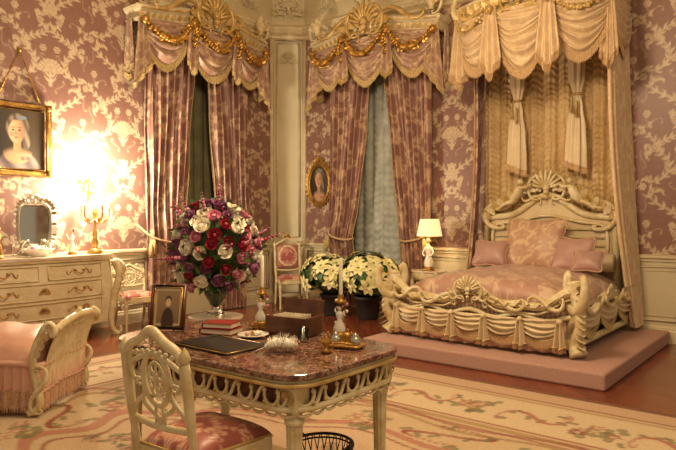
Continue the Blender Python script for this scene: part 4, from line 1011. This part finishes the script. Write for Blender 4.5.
def cstick(loc,H,name='candlestick'):
    b=B()
    b.lathe([(0,0),(.055,0),(.06,.012),(.045,.025),(.05,.035),(.03,.05)],(0,0,0),M_gilt,18)
    for k in range(5): a=k*2*PI/5; scroll(b,(.045*math.cos(a),.045*math.sin(a),.03),(math.cos(a),math.sin(a),0),(0,0,1),'C',.05,.04,.007,M_gilt,n=16,seg=5)
    b.lathe([(.03,.05),(.034,.07),(.02,.10),(.013,.115),(.02,.135),(.021,.15),(.008,.162)],(0,-.01,0),M_porc,14,1,.8,flute=.06,nf=7)
    b.ball((0,-.01,.175),(.013,.013,.017),M_skin,8,6); b.ball((0,-.006,.182),(.015,.014,.013),M_dark,8,6)
    b.tube([(.015,-.01,.15),(.035,-.02,.14),(.03,-.03,.165)],(.006,.004),M_porc,5,sm=3); b.tube([(-.015,-.01,.15),(-.03,0,.165),(-.02,.01,.185)],(.006,.004),M_porc,5,sm=3)
    for k in range(24): 
        a=R.uniform(0,6.3); b.leaf((.0,.02,.05+.007*k),(math.cos(a),math.sin(a),.6),(0,0,1),.045,.025,.4,R.choice([M_gilt,M_gilt,M_green]),3)
        if k%3==0: b.ball((.03*math.cos(a),.02+.03*math.sin(a),.07+.007*k),.010,R.choice([M_rosep,M_rosew,M_roser]),6,5)
    b.tube([(0,.02,.04),(.01,.02,.1),(-.008,.02,.17),(0,.012,.21)],.009,M_gilt,6,sm=4)
    b.lathe([(0,.20),(.03,.205),(.034,.215),(.014,.225),(.018,.245),(.016,.25)],(0,.01,0),M_gilt,14)
    b.lathe([(.011,.25),(.010,H),(.004,H+.004),(0,H+.004)],(0,.01,0),M_candle,10); b.tube([(0,.01,H),(.002,.01,H+.012)],.0015,M_dark,4)
    b.done(name,loc,.3)
cstick(onDesk(4.86,-5.35),.44); cstick(onDesk(5.46,-5.33),.45)
b=B(); b.prism(rrect(.10,.06,.03,5),.008,.018,M_gilt,.003)
for sx in (-1,1):
    for sy in (-1,1): b.ball((sx*.075,sy*.04,.008),.008,M_gilt,6,5)
    b.lathe([(.025,.018),(.028,.03),(.024,.055),(.015,.06),(.018,.068),(0,.08)],(sx*.055,0,0),M_silver,14)
b.lathe([(.018,.018),(.01,.03),(.02,.05),(.022,.07),(0,.07)],(0,.02,0),M_gilt,12); b.tube([(-.09,-.05,.025),(0,-.05,.03),(.08,-.045,.025)],.005,M_gilt,6)
b.done('inkstand',onDesk(5.60,-5.46),.3)
# white feather plume: soft overlapping tufts along a curved shaft, brown tips
b=B(); sp=cat([(0,0,.03),(.045,.005,.045),(.09,.015,.045),(.13,.03,.035)],8)
b.tube([(-.06,-.01,.006)]+sp,(.003,.0012),M_feather,5)
for i in range(0,len(sp)):
    t=(sp[min(i+1,len(sp)-1)]-sp[max(i-1,0)]).normalized(); T_=i/len(sp); o=t.orthogonal().normalized(); w=t.cross(o)
    b.ball(sp[i],(.018+.016*math.sin(PI*T_),.020+.016*math.sin(PI*T_),.016+.012*math.sin(PI*T_)),M_feather,9,6)
    for k in range(14):
        a=R.uniform(0,2*PI); rd=o*math.cos(a)+w*math.sin(a)
        b.leaf(sp[i]+rd*.018,t*R.uniform(.2,.9)+rd,t,(.022+.022*math.sin(PI*T_))*R.uniform(.7,1.2),.012,-.4,M_feather2 if R.random()<.07 else M_feather,2)
b.v=[(x,y,max(z,.002)) for x,y,z in b.v]
b.done('feather_plume',onDesk(5.37,-5.80),.5)
b=B(); b.lathe([(.0,.0),(.028,0),(.03,.01),(.034,.08),(.032,.08),(.028,.012),(0,.01)],(0,0,0),M_glass,18); b.done('glass_tumbler',onDesk(5.34,-5.50))
b=B(); b.lathe([(0,0),(.03,0),(.02,.015),(.012,.03),(.03,.05),(.032,.06),(0,.075),(.008,.085),(0,.095)],(0,0,0),M_gilt,16); b.tube([(.03,0,.05),(.05,0,.05),(.05,0,.03),(.02,0,.02)],.003,M_gilt,5,sm=4); b.done('gilt_seal_pot',onDesk(5.60,-5.62))
b=B()
for z,r in ((.01,.11),(.1,.125),(.28,.15),(.30,.153)): b.tube([(r*math.cos(a*PI/16),r*math.sin(a*PI/16),z) for a in range(32)],.005 if z<.29 else .008,M_wire,6,closed=True)
for i in range(24):
    a=2*PI*i/24; a2=a+.5; b.tube([(.11*math.cos(a),.11*math.sin(a),.01),(.153*math.cos(a2),.153*math.sin(a2),.30)],.003,M_wire,5); b.tube([(.11*math.cos(a),.11*math.sin(a),.01),(.153*math.cos(a-.5),.153*math.sin(a-.5),.30)],.003,M_wire,5)
b.lathe([(0,.01),(.11,.01)],(0,0,0),M_wire,24)
for f in (-1,1): b.tube([(f*.15,-.03,.30),(f*.17,0,.33),(f*.15,.03,.30)],.006,M_wire,6,sm=4)
b.done('waste_basket',(5.58,-5.62,.014))
# ------------------------------------------------------------ added ceiling fitting, unseen above the frame, to carry the overhead light
def added_chand(loc):
    b=B()
    b.tube([(0,0,0),(0,0,1.78)],.012,M_gilt,6)
    b.lathe([(0,-.1),(.04,-.06),(.1,.05),(.05,.15),(.08,.3),(.03,.45),(.05,.55),(0,.6)],(0,0,0),M_gilt,20)
    for i in range(10):
        a=2*PI*i/10; c,s_=math.cos(a),math.sin(a)
        b.tube([(c*.06,s_*.06,.1),(c*.3,s_*.3,-.02),(c*.5,s_*.5,.1),(c*.5,s_*.5,.2)],.012,M_gilt,6,sm=5)
        b.lathe([(0,.2),(.04,.21),(.015,.23),(.012,.32),(0,.32)],(c*.5,s_*.5,0),M_candle,8); b.lathe([(0,.32),(.014,.34),(.006,.38),(0,.4)],(c*.5,s_*.5,0),M_bulb,8)
    b.done('added_chandelier',loc)
added_chand((5.0,-4.6,4.1))
def plight(name,loc,e,col,r=.1):
    l=bpy.data.lights.new(name,'POINT'); l.energy=e; l.color=col; l.shadow_soft_size=r
    o=bpy.data.objects.new(name,l); o.location=loc; bpy.context.scene.collection.objects.link(o)
WARM=(1,.74,.44)
plight('overhead_fill_light',(5.0,-4.6,3.80),400,WARM,.4)  # added overhead fill, hung with the unseen fitting
plight('near_fill_light',(7.6,-6.4,4.2),190,WARM,.5)  # added fill towards the camera side, no fitting behind it
plight('candelabrum_light',(.42,-3.84,1.85),160,(1,.84,.58),.1)
plight('sconce_light',(.30,-3.80,2.12),100,(1,.84,.58),.06)
plight('table_lamp_light',(3.12,-.40,1.30),6,(1,.75,.45),.06)
w=bpy.data.worlds.new('World'); bpy.context.scene.world=w; w.use_nodes=True
w.node_tree.nodes['Background'].inputs[0].default_value=(1,.76,.49,1); w.node_tree.nodes['Background'].inputs[1].default_value=.38
# ------------------------------------------------------------ camera
cd=bpy.data.cameras.new('Camera'); cam=bpy.data.objects.new('Camera',cd); bpy.context.scene.collection.objects.link(cam)
cd.sensor_width=36; cd.lens=620/676*36; cam.location=(7.6,-8.0,1.46)
cam.rotation_euler=(math.radians(90-.74),0,math.atan2(.628,.778)); bpy.context.scene.camera=cam
vs=bpy.context.scene.view_settings; vs.view_transform='Standard'; vs.exposure=0
